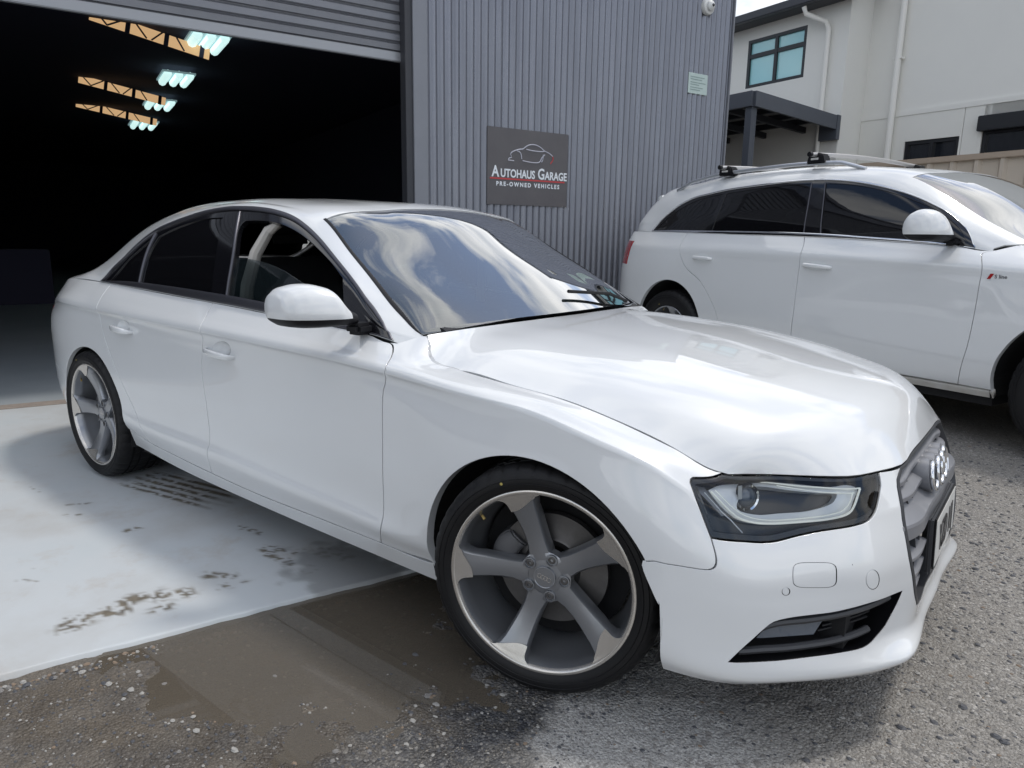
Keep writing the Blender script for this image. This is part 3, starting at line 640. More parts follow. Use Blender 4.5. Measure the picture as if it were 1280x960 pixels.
for (a, b_, dpl, th) in (((112,17),(262,68),-5.9,.15), ((98,98),(207,127),-10.4,.145), ((95,129),(196,153),-13.8,.15)):
    A = np.array(W_(0, dpl, 0)); p = ray_plane(*a, A, GD); q = ray_plane(*b_, A, GD); e = q-p; Ln = np.linalg.norm(e); e /= Ln; up = np.cross(GD, e); up *= np.sign(up[2])
    loc = lambda x, y, h: tuple(GI@Vector(p+e*x+up*y+GD*h))
    tr = empty('roof_truss'); tr.parent = gar
    MB().box(0, Ln, -th/2, th/2, -.03, 0, loc).build('lit_chord', amb, tr)
    for i, f_ in enumerate((.30, .62, .93)): MB().box(Ln*f_-.03, Ln*f_+.03, -th*.6, th*.6, -.01, .02, loc).build('post', dkm, tr)
    for x0, x1, sg in ((.03, .14, 1), (.14, .27, -1), (.36, .46, 1), (.50, .58, -1), (.70, .78, 1)):
        P0_, P1_ = loc(Ln*x0, th*.5*sg, .012), loc(Ln*x1, -th*.5*sg, .012); MB().tube([P0_, P1_], .012, 6).build('web', dkm, tr)
for i, (px, py) in enumerate(((258,54), (220,99), (199.5,131), (179.5,156.5))):
    dpl = (-5.8, -8.7, -11.7, -15.3)[i]; s_ = 3.2; c_ = np.array(W_(s_, dpl, 0)); p = ray_plane(px, py, c_, GD); sc = (.76, .75, .80, .88)[i]
    h = empty('highbay_light', tuple(p)); tag(h, ['largest, nearest of the tube lights inside the garage, at the first amber truss', 'three-tube ceiling light hanging alone between the first and second amber trusses', 'three-tube ceiling light at the end of the second amber truss', 'smallest, farthest ceiling light, below the third amber truss'][i], 'ceiling light', 'ceiling lights inside the garage')
    hl_ = lambda x, y, z: tuple(GN*x*sc+GD*y*sc+np.array([0, 0, z*sc]))
    MB().box(-.36, .36, -.62, .62, .03, .07, hl_).build('reflector', refl, h)
    for x in (-.24, 0, .24): MB().tube([hl_(x, -.58, 0), hl_(x, .58, 0)], .065, 8).build('tube', tube_m, h, smooth=True)
# faint things inside the workshop
MB().box(-2.2, .3, -9.6, -8.9, 0, .95, Wl).build('workbench', dkm, gar, bevel=.02)
# ---- sign on the wall
def WallF(s0, z0, d0=.022):
    return lambda x, y, h: tuple(GP+GN*(s0+x)+GD*(d0+h)+np.array([0, 0, z0+y]))
SGW, SGH = .95, .715; Fs = WallF(3.99, 1.578)
sg = MB().box(0, SGW, 0, SGH, 0, .012, Fs).build('garage_sign', mat('sign_charcoal', (.075, .070, .078), .42, noise=(5, .35, (.10, .095, .10))), None, bevel=.002)
tag(sg, 'square charcoal garage sign with a car outline, white name and red line', 'sign')
def MW(s0, z0, d0): # matrix: text x along the wall, y up, z out
    P0_ = GP+GN*s0+GD*d0+np.array([0, 0, z0]); return Matrix(((GN[0], 0, GD[0], P0_[0]), (GN[1], 0, GD[1], P0_[1]), (0, 1, 0, P0_[2]), (0, 0, 0, 1)))
wh = mat('sign_white', (.72, .76, .80), .5); rd_ = mat('sign_red', (.48, .045, .05), .5); sil = mat('sign_silver_line', (.42,.43,.50), .4)
# name in small capitals: larger initials
tx = .052; zc = 1.578+.262
def word(first, rest, x, s):
    o1 = text_mesh('lettering', first, .145, wh, sg, MW(s+x, zc, .036), sx=.80, bold=.0035, align='LEFT'); w1 = max(v.co.dot(Vector(GN)) for v in o1.data.vertices)-min(v.co.dot(Vector(GN)) for v in o1.data.vertices)
    o2 = text_mesh('lettering', rest, .107, wh, sg, MW(s+x+w1+.010, zc, .036), sx=.80, bold=.003, align='LEFT'); w2 = max(v.co.dot(Vector(GN)) for v in o2.data.vertices)-min(v.co.dot(Vector(GN)) for v in o2.data.vertices)
    return x+w1+.010+w2
x1 = word('A', 'UTOHAUS', tx, 3.99); x2 = word('G', 'ARAGE', x1+.035, 3.99)
text_w = x2
MB().box(.03, .915, .238, .252, .0125, .0145, Fs).build('red_line', rd_, sg)
text_mesh('lettering', 'PRE-OWNED VEHICLES', .055, wh, sg, MW(3.99+.475, 1.578+.178, .036), space=1.42, sx=.98, bold=.002)
for pts, mm_ in (([(.235,.420),(.245,.440),(.275,.450),(.260,.475),(.275,.495),(.33,.520),(.40,.535),(.46,.572),(.53,.585),(.60,.570),(.66,.535),(.72,.515),(.76,.490)], sil), ([(.235,.420),(.30,.418)], sil), ([(.33,.515),(.37,.500),(.385,.470),(.39,.440)], sil), ([(.40,.425),(.52,.415),(.60,.425),(.63,.470),(.665,.500)], sil), ([(.44,.535),(.50,.528),(.60,.525),(.655,.530)], sil), ([(.76,.490),(.765,.46),(.745,.430),(.735,.415)], rd_), ([(.625,.425),(.64,.450),(.645,.50)], sil), ([(.40,.530),(.38,.533),(.30,.510),(.265,.49)], sil)):
    l = smooth_line(pts, .012); MB().tube([Fs(q[0], q[1], .0125) for q in l], .0052, 6).build('car_outline', mm_, sg, smooth=True)
# paper notice and security camera
Fp_ = WallF(6.585, 2.885); nt_ = MB().box(0, .30, 0, .215, 0, .006, Fp_).build('paper_notice', mat('notice_paper', (.50,.60,.58), .6, noise=(9,.3,(.42,.52,.50))), None); tag(nt_, 'small pale green notice fixed near the corner of the corrugated wall', 'notice')
for y_, w_ in ((.175,.22), (.15,.18), (.118,.24), (.095,.14), (.065,.20), (.04,.16)):
    MB().box(.03, .03+w_, y_-.004, y_+.004, .0062, .0072, Fp_).build('print_line', mat('notice_print', (.22,.30,.29), .6) if 'notice_print' not in bpy.data.materials else bpy.data.materials['notice_print'], nt_)
cp_ = np.array(W_(6.80, .02, 3.80)); Fc = lambda x, y, h: tuple(cp_+GN*x+GD*h+np.array([0, 0, y]))
cmw = mat('camera_white', (.62,.63,.62), .4); sc_ = MB().lathe([(.0,.0),(.085,.0),(.088,.02),(.080,.045),(.062,.055),(.0,.055)], 32, Fc).build('security_camera', cmw, None, smooth=True, sharp=40); tag(sc_, 'small round white dome camera high on the corrugated wall', 'security camera')
MB().lathe([(.058,.05),(.052,.078),(.03,.098),(.0,.105)], 24, Fc).build('camera_dome', cmw, sc_, smooth=True); MB().lathe([(.018,.100),(.014,.108),(0,.109)], 16, Fc).build('camera_lens', M['black_gloss'], sc_)

# ------------------------------------------------------------------ house next door
HM = -GD                                                     # its long walls run this way, facing -GN
A_L = at_depth(1049, 149, 11.8); A_R = A_L+GN*.62
rend = mat('pale_render', (.78, .775, .735), .85, noise=(1.2, .4, (.73, .725, .69)), bump=(120, .15, .002)); rend2 = mat('pale_cladding', (.76, .755, .71), .8, noise=(1.5, .4, (.71,.705,.665)))
house = empty('house', tuple(A_L-np.array([0, 0, A_L[2]]))); bpy.context.view_layer.update(); HI = house.matrix_world.inverted(); hb = np.array(house.location)
tag(house, 'pale two storey rendered house with a black framed upstairs window', 'house')
def Hl(x, y, z): return tuple(HM*x+GN*y+np.array([0, 0, z]))      # x to the left along the wall, y back, z up
def Hxz(px, py, y=0.0):
    p = ray_plane(px, py, hb+GN*y, GN)-hb; return float(p@HM), float(p[2])
ew = Hxz(1049, 20)[0]; EAV = Hxz(912, 24, -.40)[1]-.11
wx0, wz1 = Hxz(1010, 31); wx1, _ = Hxz(936, 53); wz0 = Hxz(1006.6, 95.8)[1]
zb = Hxz(1049, 149)[1]
TOPZ = 6.6
b = MB()
def wall_rects(b, x0, x1, z0, z1, y0, y1, holes):
    xs = sorted({x0, x1}|{h[0] for h in holes}|{h[1] for h in holes}); zs = sorted({z0, z1}|{h[2] for h in holes}|{h[3] for h in holes})
    for i in range(len(xs)-1):
        for j in range(len(zs)-1):
            cx_, cz_ = (xs[i]+xs[i+1])/2, (zs[j]+zs[j+1])/2
            if any(h[0] < cx_ < h[1] and h[2] < cz_ < h[3] for h in holes): continue
            b.box(xs[i], xs[i+1], y0, y1, zs[j], zs[j+1], Hl)
wall_rects(b, 0, 12, -.1, EAV+.05, .0, .2, [(wx0, wx1, wz0, wz1)]); b.build('left_wall', rend, house)
MB().box(-.012, .0, .002, .62, -.1, TOPZ, Hl).build('return_wall', rend, house)
rw1x0, rw1z1 = Hxz(1200, 170, .62); rw1x1, _ = Hxz(1131.5, 176, .62); rw1z0 = Hxz(1165, 197, .62)[1]
r2x1 = Hxz(1229, 160, .62)[0]; r2z1 = Hxz(1229, 163, .62)[1]; zband = Hxz(1119, 144, .62)[1]
b = MB(); wall_rects(b, -9, -.012, zband+.04, TOPZ, .62, .82, []); b.build('upper_wall', rend, house)
b = MB(); b.box(-9, -.012, .595, .82, zband-.035, zband+.04, Hl); b.build('floor_band', rend, house)
edges_ = [-.012, Hxz(1203, 170, .62)[0], Hxz(1239, 150, .62)[0], Hxz(1239, 150, .62)[0]-1.2, -5.5, -7, -9]
for i in range(len(edges_)-1):
    b = MB(); wall_rects(b, edges_[i+1]+.004, edges_[i]-.004, -.1, zband-.036, .605, .82, [h for h in [(rw1x0, rw1x1, rw1z0-.6, rw1z1), (r2x1-2.2, r2x1, rw1z0-.9, r2z1)] if True and not (h[1] <= edges_[i+1] or h[0] >= edges_[i])] )
    b.build('wall_panel', rend2, house)
blk = mat('black_window_frame', (.012,.013,.016), .35); pane_m = mat('teal_blind_behind_glass', (.30,.62,.66), .12, coat=1.0, noise=(1.0,.4,(.34,.68,.71))); pane_d = mat('dark_window_glass', (.012,.014,.018), .08, coat=1.0)
def window(x0, x1, z0, z1, y, cols, trans, pm_, name='window'):
    fr_ = MB(); t_ = .055
    fr_.box(x0, x1, y-.03, y+.05, z0, z0+t_, Hl); fr_.box(x0, x1, y-.03, y+.05, z1-t_, z1, Hl); fr_.box(x0, x0+t_, y-.03, y+.05, z0+t_, z1-t_, Hl); fr_.box(x1-t_, x1, y-.03, y+.05, z0+t_, z1-t_, Hl)
    for i in range(1, cols): xm = x0+(x1-x0)*i/cols; fr_.box(xm-.03, xm+.03, y-.03, y+.05, z0+t_, z1-t_, Hl)
    if trans:
        zt = z0+(z1-z0)*trans
        for i in range(cols): fr_.box(x0+(x1-x0)*i/cols+.03, x0+(x1-x0)*(i+1)/cols-.03, y-.025, y+.045, zt-.035, zt+.035, Hl)
    w_ = fr_.build(name, blk, house)
    zs = [z0+t_, z0+(z1-z0)*trans-.035, z0+(z1-z0)*trans+.035, z1-t_] if trans else [z0+t_, z1-t_]
    for i in range(cols):
        for j in range(0, len(zs), 2): MB().box(x0+(x1-x0)*i/cols+.028, x0+(x1-x0)*(i+1)/cols-.028, y+.01, y+.02, zs[j], zs[j+1], Hl).build('pane', pm_, w_)
window(wx0, wx1, wz0, wz1, .03, 2, .66, pane_m); window(rw1x0, rw1x1, rw1z0-.6, rw1z1, .66, 2, 0, pane_d)
window(r2x1-2.2, r2x1, rw1z0-.9, r2z1, .66, 3, 0, pane_d)
MB().box(r2x1-2.4, r2x1+.04, .50, .66, r2z1-.02, r2z1+.20, Hl).build('shutter_box', blk, house, bevel=.01)
dp = mat('downpipe_cream', (.78,.77,.73), .6)
dx = Hxz(1107, 195, .50)[0]; MB().tube([Hl(dx, .53, -.1), Hl(dx, .53, TOPZ)], .05, 14).build('downpipe', dp, house, smooth=True)
for z in (2.2, 4.2): MB().box(dx-.07, dx+.07, .50, .60, z, z+.03, Hl).build('pipe_bracket', dp, house)
dx2 = Hxz(1032, 60, -.10)[0]; MB().tube([Hl(dx2, -.07, -.1), Hl(dx2, -.07, EAV-.42), Hl(dx2+.04, -.10, EAV-.30), Hl(dx2+.28, -.32, EAV-.16), Hl(dx2+.30, -.36, EAV-.05)], .04, 12).build('downpipe', dp, house, smooth=True)
# roof: gutter, fascia, soffit, tiles
rf = mat('dark_roof_metal', (.035,.037,.045), .45); sof = mat('soffit_dark', (.06,.062,.068), .7)
MB().box(dx2-.6, 12, -.42, -.30, EAV-.02, EAV+.11, Hl).build('gutter', rf, house, bevel=.015)
MB().box(dx2-.6, 12, -.30, .0, EAV-.02, EAV+.02, Hl).build('soffit', sof, house)
MB().add([Hl(dx2-.6, -.40, EAV+.12), Hl(12, -.40, EAV+.12), Hl(12, 3.2, EAV+1.0), Hl(dx2-.6, 3.2, EAV+1.0), Hl(dx2-.6, -.40, EAV+.10), Hl(12, -.40, EAV+.10), Hl(12, 3.2, EAV+.97), Hl(dx2-.6, 3.2, EAV+.97)], [(0,1,2,3),(4,5,6,7),(0,1,5,4),(1,2,6,5),(0,3,7,4)]).build('roof', rf, house)
# patio roof on posts
pat = empty('patio_roof', tuple(hb)); tag(pat, 'dark grey patio roof on a post, against the pale house wall', 'patio roof')
slate = mat('slate_beam', (.085,.095,.115), .5, .1); dbm = mat('dark_joist', (.018,.020,.026), .6); und = mat('ceiling_sheet', (.30,.30,.29), .7, noise=(3,.3,(.24,.24,.235)))
PD = 2.15; zt_ = 3.32; zlift = .16
def Pz(y): return zt_+zlift*(-y/PD)
xp = 0.02
def Pbox(x0, x1, y0, y1, a, b_): return MB().add([Hl(x, y, Pz(y)+z) for z in (a, b_) for y in (y0, y1) for x in (x0, x1)], [(0,2,3,1),(4,5,7,6),(0,1,5,4),(2,6,7,3),(0,4,6,2),(1,3,7,5)])
Pbox(xp-.05, xp, -PD, -.08, -.20, .02).build('side_beam', slate, pat); Pbox(xp, 7, -PD-.05, -PD, -.20, .02).build('front_beam', slate, pat)
Pbox(xp-.06, xp+.30, -.10, -.01, -.36, .03).build('wall_beam_end', slate, pat)
Pbox(xp, 7, -PD, -.01, .0, .018).build('ceiling_sheet', und, pat)
for y in (-1.75, -1.25, -.75, -.28): Pbox(xp+.03, 7, y-.03, y+.03, -.09, -.002).build('purlin', dbm, pat)
for x in (.62, 1.45, 2.3, 3.2): Pbox(x-.035, x+.035, -PD+.02, -.05, -.19, -.092).build('joist', dbm, pat)
MB().box(xp+.01, xp+.13, -PD-.01, -PD+.11, -.1, Pz(-PD)-.20, Hl).build('post', slate, pat)
# ---- fence behind the SUV
fcn = 5.34; fm = mat('beige_fence_steel', (.52,.455,.38), .55, noise=(2,.3,(.47,.41,.34))); Fo = GN*fcn
fen_o = empty('steel_fence', tuple(Fo+GD*2.0)); tag(fen_o, 'beige ribbed steel fence running behind the white SUV', 'fence'); fb = np.array(fen_o.location)
def Fl(x, y, z): return tuple(GD*x+GN*y+np.array([0, 0, z]))
ftop = ray_plane(1280, 187.5, fb, GN)[2]
x = -5.2; 
while x < 6:
    xs_ = [0,.02,.045,.075,.095,.13,.19,.215]; ds = [0,0,-.030,-.030,0,0,0,0]
    v = [Fl(x+a, d, z) for a, d in zip(xs_, ds) for z in (0, ftop-.05)]; MB().add(v, [(2*i, 2*i+1, 2*i+3, 2*i+2) for i in range(len(xs_)-1)]).build('fence_sheet', fm, fen_o); x += .215
MB().box(-5.2, 6, -.045, .03, ftop-.055, ftop, Fl).build('top_rail', mat('fence_rail', (.36,.29,.225), .5), fen_o, bevel=.006)
for xp_ in (-4.6, -2.3, 0.0, 2.3, 4.6): MB().box(xp_-.03, xp_+.03, .004, .06, 0, ftop-.06, Fl).build('fence_post', fm, fen_o)
# ------------------------------------------------------------------ white saloon in the foreground: surfaces
def neg(cols): return [[(x, -w_, z) for x, w_, z in c] for c in cols]
SL = neg([
 [(.84,0,.19),(.866,0,.222),(.852,0,.28),(.863,0,.42),(.852,0,.52),(.828,0,.60),(.805,0,.66),(.787,0,.705)],
 [(.84,.2,.19),(.866,.21,.222),(.850,.2,.28),(.859,.2,.42),(.848,.2,.52),(.824,.2,.60),(.801,.2,.655),(.783,.2,.70)],
 [(.845,.40,.19),(.871,.435,.226),(.846,.385,.28),(.853,.375,.42),(.840,.365,.52),(.813,.36,.60),(.792,.36,.64),(.769,.36,.684)],
 [(.822,.475,.19),(.846,.484,.222),(.821,.452,.285),(.828,.443,.42),(.815,.435,.52),(.785,.43,.60),(.760,.43,.645),(.739,.425,.686)],
 [(.765,.565,.19),(.778,.592,.222),(.775,.565,.29),(.785,.55,.42),(.772,.54,.52),(.740,.53,.60),(.715,.53,.65),(.694,.52,.688)],
 [(.65,.69,.192),(.663,.727,.224),(.668,.708,.30),(.672,.69,.42),(.655,.68,.52),(.620,.665,.60),(.588,.65,.655),(.562,.635,.695)],
 [(.545,.79,.195),(.560,.813,.226),(.566,.805,.30),(.568,.797,.42),(.548,.787,.52),(.512,.77,.61),(.482,.752,.665),(.452,.73,.70)],
 [(.39,.85,.20),(.40,.874,.240),(.402,.882,.31),(.400,.883,.45),(.372,.875,.60),(.347,.852,.712),(.340,.812,.737),(.335,.765,.749)],
 [(.20,.86,.19),(.20,.892,.25),(.20,.908,.33),(.20,.912,.45),(.195,.911,.62),(.182,.889,.770),(.172,.842,.788),(.165,.778,.797)],
 [(0,.86,.18),(0,.89,.25),(0,.908,.33),(0,.914,.48),(0,.913,.66),(0,.892,.807),(0,.848,.825),(0,.785,.828)],
 [(-.20,.86,.18),(-.20,.89,.25),(-.20,.908,.33),(-.20,.913,.48),(-.20,.910,.68),(-.20,.893,.818),(-.20,.85,.840),(-.20,.786,.845)],
 [(-.37,.86,.184),(-.37,.887,.262),(-.37,.908,.335),(-.37,.909,.50),(-.37,.902,.71),(-.37,.893,.826),(-.37,.851,.851),(-.37,.782,.861)],
 [(-.50,.862,.185),(-.50,.887,.263),(-.50,.906,.335),(-.50,.902,.52),(-.50,.893,.75),(-.50,.894,.834),(-.50,.852,.866),(-.50,.776,.886)],
 [(-.557,.862,.185),(-.557,.888,.264),(-.557,.905,.335),(-.557,.900,.525),(-.557,.891,.76),(-.557,.8945,.838),(-.557,.846,.876),(-.555,.732,.942)],
 [(-.62,.862,.185),(-.62,.888,.264),(-.62,.905,.335),(-.62,.898,.53),(-.62,.889,.77),(-.62,.895,.841),(-.62,.852,.878),(-.62,.790,.918)],
 [(-.76,.862,.185),(-.76,.888,.264),(-.76,.905,.34),(-.76,.896,.54),(-.76,.887,.78),(-.76,.897,.848),(-.76,.853,.888),(-.76,.803,.934)],
 [(-1.1,.862,.185),(-1.1,.888,.264),(-1.1,.905,.35),(-1.1,.895,.55),(-1.1,.886,.79),(-1.1,.899,.858),(-1.1,.856,.903),(-1.1,.803,.949)],
 [(-1.6,.862,.19),(-1.6,.888,.267),(-1.6,.906,.37),(-1.6,.895,.56),(-1.6,.886,.80),(-1.6,.90,.867),(-1.6,.857,.918),(-1.6,.803,.970)],
 [(-2.1,.862,.205),(-2.1,.888,.280),(-2.1,.908,.375),(-2.1,.899,.57),(-2.1,.888,.805),(-2.1,.90,.872),(-2.1,.857,.930),(-2.1,.802,.986)],
 [(-2.4,.865,.23),(-2.4,.89,.30),(-2.4,.912,.39),(-2.4,.908,.58),(-2.4,.892,.81),(-2.4,.899,.877),(-2.4,.855,.940),(-2.4,.80,.996)],
 [(-2.8,.87,.25),(-2.8,.895,.32),(-2.8,.913,.44),(-2.8,.914,.62),(-2.8,.893,.81),(-2.8,.893,.884),(-2.8,.85,.952),(-2.8,.796,1.008)],
 [(-3.15,.85,.24),(-3.15,.88,.32),(-3.15,.903,.45),(-3.15,.904,.60),(-3.15,.886,.80),(-3.15,.878,.892),(-3.15,.828,.955),(-3.15,.774,1.009)],
 [(-3.4,.80,.24),(-3.4,.83,.32),(-3.4,.852,.45),(-3.4,.854,.60),(-3.4,.842,.80),(-3.4,.817,.883),(-3.4,.774,.945),(-3.4,.735,.999)],
 [(-3.6,.70,.24),(-3.6,.73,.32),(-3.6,.758,.45),(-3.6,.763,.60),(-3.6,.752,.80),(-3.6,.732,.865),(-3.6,.692,.928),(-3.6,.655,.978)],
 [(-3.68,.56,.24),(-3.71,.575,.32),(-3.735,.60,.45),(-3.74,.605,.60),(-3.725,.60,.80),(-3.72,.585,.868),(-3.71,.565,.93),(-3.69,.55,.985)],
 [(-3.72,.33,.24),(-3.76,.34,.32),(-3.795,.35,.45),(-3.80,.35,.60),(-3.785,.35,.80),(-3.775,.34,.88),(-3.765,.33,.95),(-3.745,.32,1.003)],
 [(-3.74,0,.24),(-3.78,0,.32),(-3.825,0,.45),(-3.83,0,.60),(-3.80,0,.80),(-3.79,0,.88),(-3.78,0,.955),(-3.765,0,1.012)],
])
def crease_rows(cols):
    out = []
    for c_ in cols:
        c_ = [np.array(q, float) for q in c_]; x = c_[5][0]; k = float(np.clip((.0-x)/.5, 0, 1))*float(np.clip((x+3.55)/.25, 0, 1))
        a = c_[5]+np.array([0, .007, -.013]); b_ = c_[5]+(c_[4]-c_[5])*.22; u5 = a*k+b_*(1-k)
        a = c_[5]+np.array([0, .004, .012]); b_ = c_[5]+(c_[6]-c_[5])*.2; o5 = a*k+b_*(1-k)
        k2 = float(np.clip((-.45-x)/.2, 0, 1))*float(np.clip((x+2.5)/.2, 0, 1)); a = c_[2]+np.array([0, .006, .018]); b_ = c_[2]+(c_[3]-c_[2])*.15; o2 = a*k2+b_*(1-k2)
        out.append([tuple(q) for q in (c_[0], c_[1], c_[2], o2, c_[3], c_[4], u5, c_[5], o5, c_[6], c_[7])])
    return out
SL = crease_rows(SL)
PL = Patch(ghosted(SL, k=3), True, False, ghost=(3, 3), nu=520, nv=150, rows1=(9, 10))
def full(cols):           # rows: near edge ... centre -> complete to the far edge
    return [[(x, -w_, z) for x, w_, z in c]+[(x, w_, z) for x, w_, z in c[-2::-1]] for c in cols]
ST = full([
 [(-.575,.775,.900),(-.575,.770,.912),(-.574,.760,.925),(-.572,.748,.937),(-.563,.727,.947),(-.49,.40,.962),(-.45,0,.967)],
 [(-.70,.803,.932),(-.70,.797,.942),(-.70,.791,.952),(-.70,.782,.966),(-.695,.702,1.022),(-.625,.38,1.047),(-.59,0,1.056)],
 [(-.85,.803,.938),(-.85,.793,.982),(-.85,.78,1.022),(-.85,.760,1.064),(-.85,.672,1.112),(-.785,.37,1.143),(-.745,0,1.154)],
 [(-1.05,.803,.946),(-1.05,.785,1.03),(-1.05,.755,1.105),(-1.05,.710,1.176),(-1.04,.635,1.217),(-.97,.35,1.255),(-.935,0,1.268)],
 [(-1.27,.803,.956),(-1.27,.780,1.07),(-1.27,.735,1.18),(-1.27,.665,1.281),(-1.238,.597,1.324),(-1.175,.33,1.362),(-1.145,0,1.375)],
 [(-1.5,.803,.967),(-1.5,.777,1.09),(-1.5,.728,1.22),(-1.5,.645,1.343),(-1.49,.58,1.370),(-1.45,.32,1.402),(-1.43,0,1.410)],
 [(-1.75,.803,.975),(-1.75,.775,1.10),(-1.75,.724,1.235),(-1.75,.642,1.362),(-1.75,.57,1.392),(-1.75,.31,1.419),(-1.75,0,1.427)],
 [(-2.05,.802,.985),(-2.05,.773,1.10),(-2.05,.724,1.225),(-2.05,.645,1.345),(-2.05,.57,1.387),(-2.05,.31,1.419),(-2.05,0,1.427)],
 [(-2.35,.801,.995),(-2.35,.772,1.09),(-2.35,.725,1.195),(-2.35,.655,1.300),(-2.35,.57,1.363),(-2.35,.31,1.404),(-2.35,0,1.412)],
 [(-2.62,.80,1.003),(-2.62,.778,1.06),(-2.62,.745,1.12),(-2.62,.705,1.190),(-2.62,.60,1.296),(-2.64,.31,1.350),(-2.65,0,1.362)],
 [(-2.83,.795,1.010),(-2.83,.788,1.022),(-2.83,.775,1.04),(-2.83,.755,1.075),(-2.85,.625,1.212),(-2.88,.32,1.275),(-2.90,0,1.290)],
 [(-3.05,.785,1.014),(-3.05,.775,1.024),(-3.05,.758,1.036),(-3.05,.728,1.058),(-3.07,.64,1.115),(-3.12,.33,1.175),(-3.15,0,1.190)],
 [(-3.28,.757,1.004),(-3.28,.743,1.012),(-3.28,.724,1.020),(-3.28,.692,1.030),(-3.30,.62,1.046),(-3.36,.33,1.070),(-3.38,0,1.078)],
 [(-3.53,.688,.986),(-3.53,.67,.994),(-3.53,.65,1.000),(-3.53,.62,1.006),(-3.54,.54,1.015),(-3.55,.30,1.030),(-3.55,0,1.036)],
 [(-3.69,.55,.985),(-3.70,.51,.990),(-3.71,.47,.994),(-3.72,.42,.998),(-3.73,.35,1.002),(-3.755,.18,1.009),(-3.765,0,1.012)],
])
PT = Patch(ST, True, False, nu=360, nv=160)
SH = full([
 [(-.557,.727,.947),(-.525,.60,.953),(-.497,.45,.958),(-.462,.22,.964),(-.452,0,.965)],
 [(-.502,.766,.884),(-.48,.645,.928),(-.45,.46,.951),(-.42,.22,.962),(-.41,0,.964)],
 [(-.35,.78,.864),(-.33,.67,.911),(-.31,.48,.946),(-.29,.24,.957),(-.28,0,.959)],
 [(-.18,.786,.846),(-.17,.675,.899),(-.16,.49,.936),(-.15,.24,.949),(-.145,0,.952)],
 [(0,.787,.829),(.005,.68,.884),(.01,.50,.922),(.015,.25,.936),(.015,0,.940)],
 [(.17,.780,.798),(.19,.68,.858),(.20,.50,.897),(.21,.25,.912),(.215,0,.916)],
 [(.325,.766,.758),(.355,.67,.825),(.385,.50,.864),(.41,.25,.880),(.42,0,.884)],
 [(.41,.748,.727),(.455,.655,.794),(.51,.49,.833),(.555,.25,.852),(.57,0,.857)],
 [(.448,.735,.706),(.528,.640,.758),(.620,.475,.790),(.692,.25,.801),(.712,0,.806)],
 [(.462,.722,.702),(.570,.622,.700),(.700,.495,.690),(.775,.25,.700),(.792,0,.712)],
])
def pl_top(x=None, wv=None):
    us = np.linspace(PL.u0, PL.near((-.9, -.8, .94))[0], 1500); X = PL.ev(us, np.full(1500, PL.v1))
    k = np.argmin(np.abs(X[:, 0]-x)+(0 if x < .3 else 0)) if x is not None else np.argmin(np.abs(-X[:, 1]-wv)+np.where(X[:, 0] < .45, 9, 0))
    return X[k]
for i in range(2, 9):
    q = pl_top(x=SH[i][0][0]); SH[i][0] = (q[0], q[1], q[2]); SH[i][-1] = (q[0], -q[1], q[2])
for j in range(5):
    q = pl_top(wv=-SH[9][j][1]); SH[9][j] = (q[0], q[1] if j < 4 else 0.0, q[2]); SH[9][-1-j] = (q[0], -SH[9][j][1], q[2])
def densify(col, m):
    p = np.array(col); k = np.concatenate([[0], np.cumsum(np.linalg.norm(np.diff(p, axis=0), axis=1))]); T = tangent_matrix(k, False)
    return weights(k, T, np.linspace(0, k[-1], m))@p
SH = [densify(c_, 17) for c_ in SH]
for j in range(9):
    w_ = -SH[9][j][1] if j < 8 else 0.0
    q = pl_top(wv=w_); SH[9][j] = (q[0], -w_, q[2]); SH[9][16-j] = (q[0], w_, q[2])
PH = Patch(SH, True, False, nu=160, nv=160)
if PH.nrm([0.5*(PH.u0+PH.u1)], [0.5*(PH.v0+PH.v1)])[0][2] < 0: PH.sgn *= -1
if PT.nrm([0.5*(PT.u0+PT.u1)], [0.5*(PT.v0+PT.v1)])[0][2] < 0: PT.sgn *= -1
if PL.nrm([PL.near((-1.5, -.9, .6))[0]], [PL.near((-1.5, -.9, .6))[1]])[0][1] > 0: PL.sgn *= -1

car = empty('parked_car', (0, 0, 0))
tag(car, 'white four door saloon in the foreground with grey five spoke alloy wheels', 'car')
P_ = M['paint']
def ell(cx, cz, rx, rz, a0, a1, n): return [('y', cx+rx*math.cos(math.radians(a0+(a1-a0)*i/n)), cz+rz*math.sin(math.radians(a0+(a1-a0)*i/n))) for i in range(n+1)]
ARF = (0.0, .333, .387, .348); ARR = (-2.795, .333, .352, .352)
sd = Patch.at
CEN = PL.ku[3]; TAIL = PL.ku[-4]; VT = PL.v1
def top(x): return ('top', x)
# shared boundary lines (pixels of the reference view where it shows them)
DB = [(476.5,679),(400,648.5),(320,617),(265,592)]           # lower door edge, front door
DBR = [(265,592),(230,575),(200,560),(-2.22,.885,.288)]
FC = [('top',-.655),(489,428),(482,458),(478,497),(478,557),(479,614),(476.5,656),(476.5,679)]
BC = [(265,592),(262,550),(258,507.7),(252,461),(251,417),('top',-1.735)]
RC = [(-2.22,.885,.288),('y',-2.30,.40),('y',-2.40,.52),('y',-2.50,.64),('y',-2.60,.76),('y',-2.66,.86),('top',-2.70)]
def tops(a, b, n=14): return [('top', a+(b-a)*i/n) for i in range(n+1)]
geo = {}
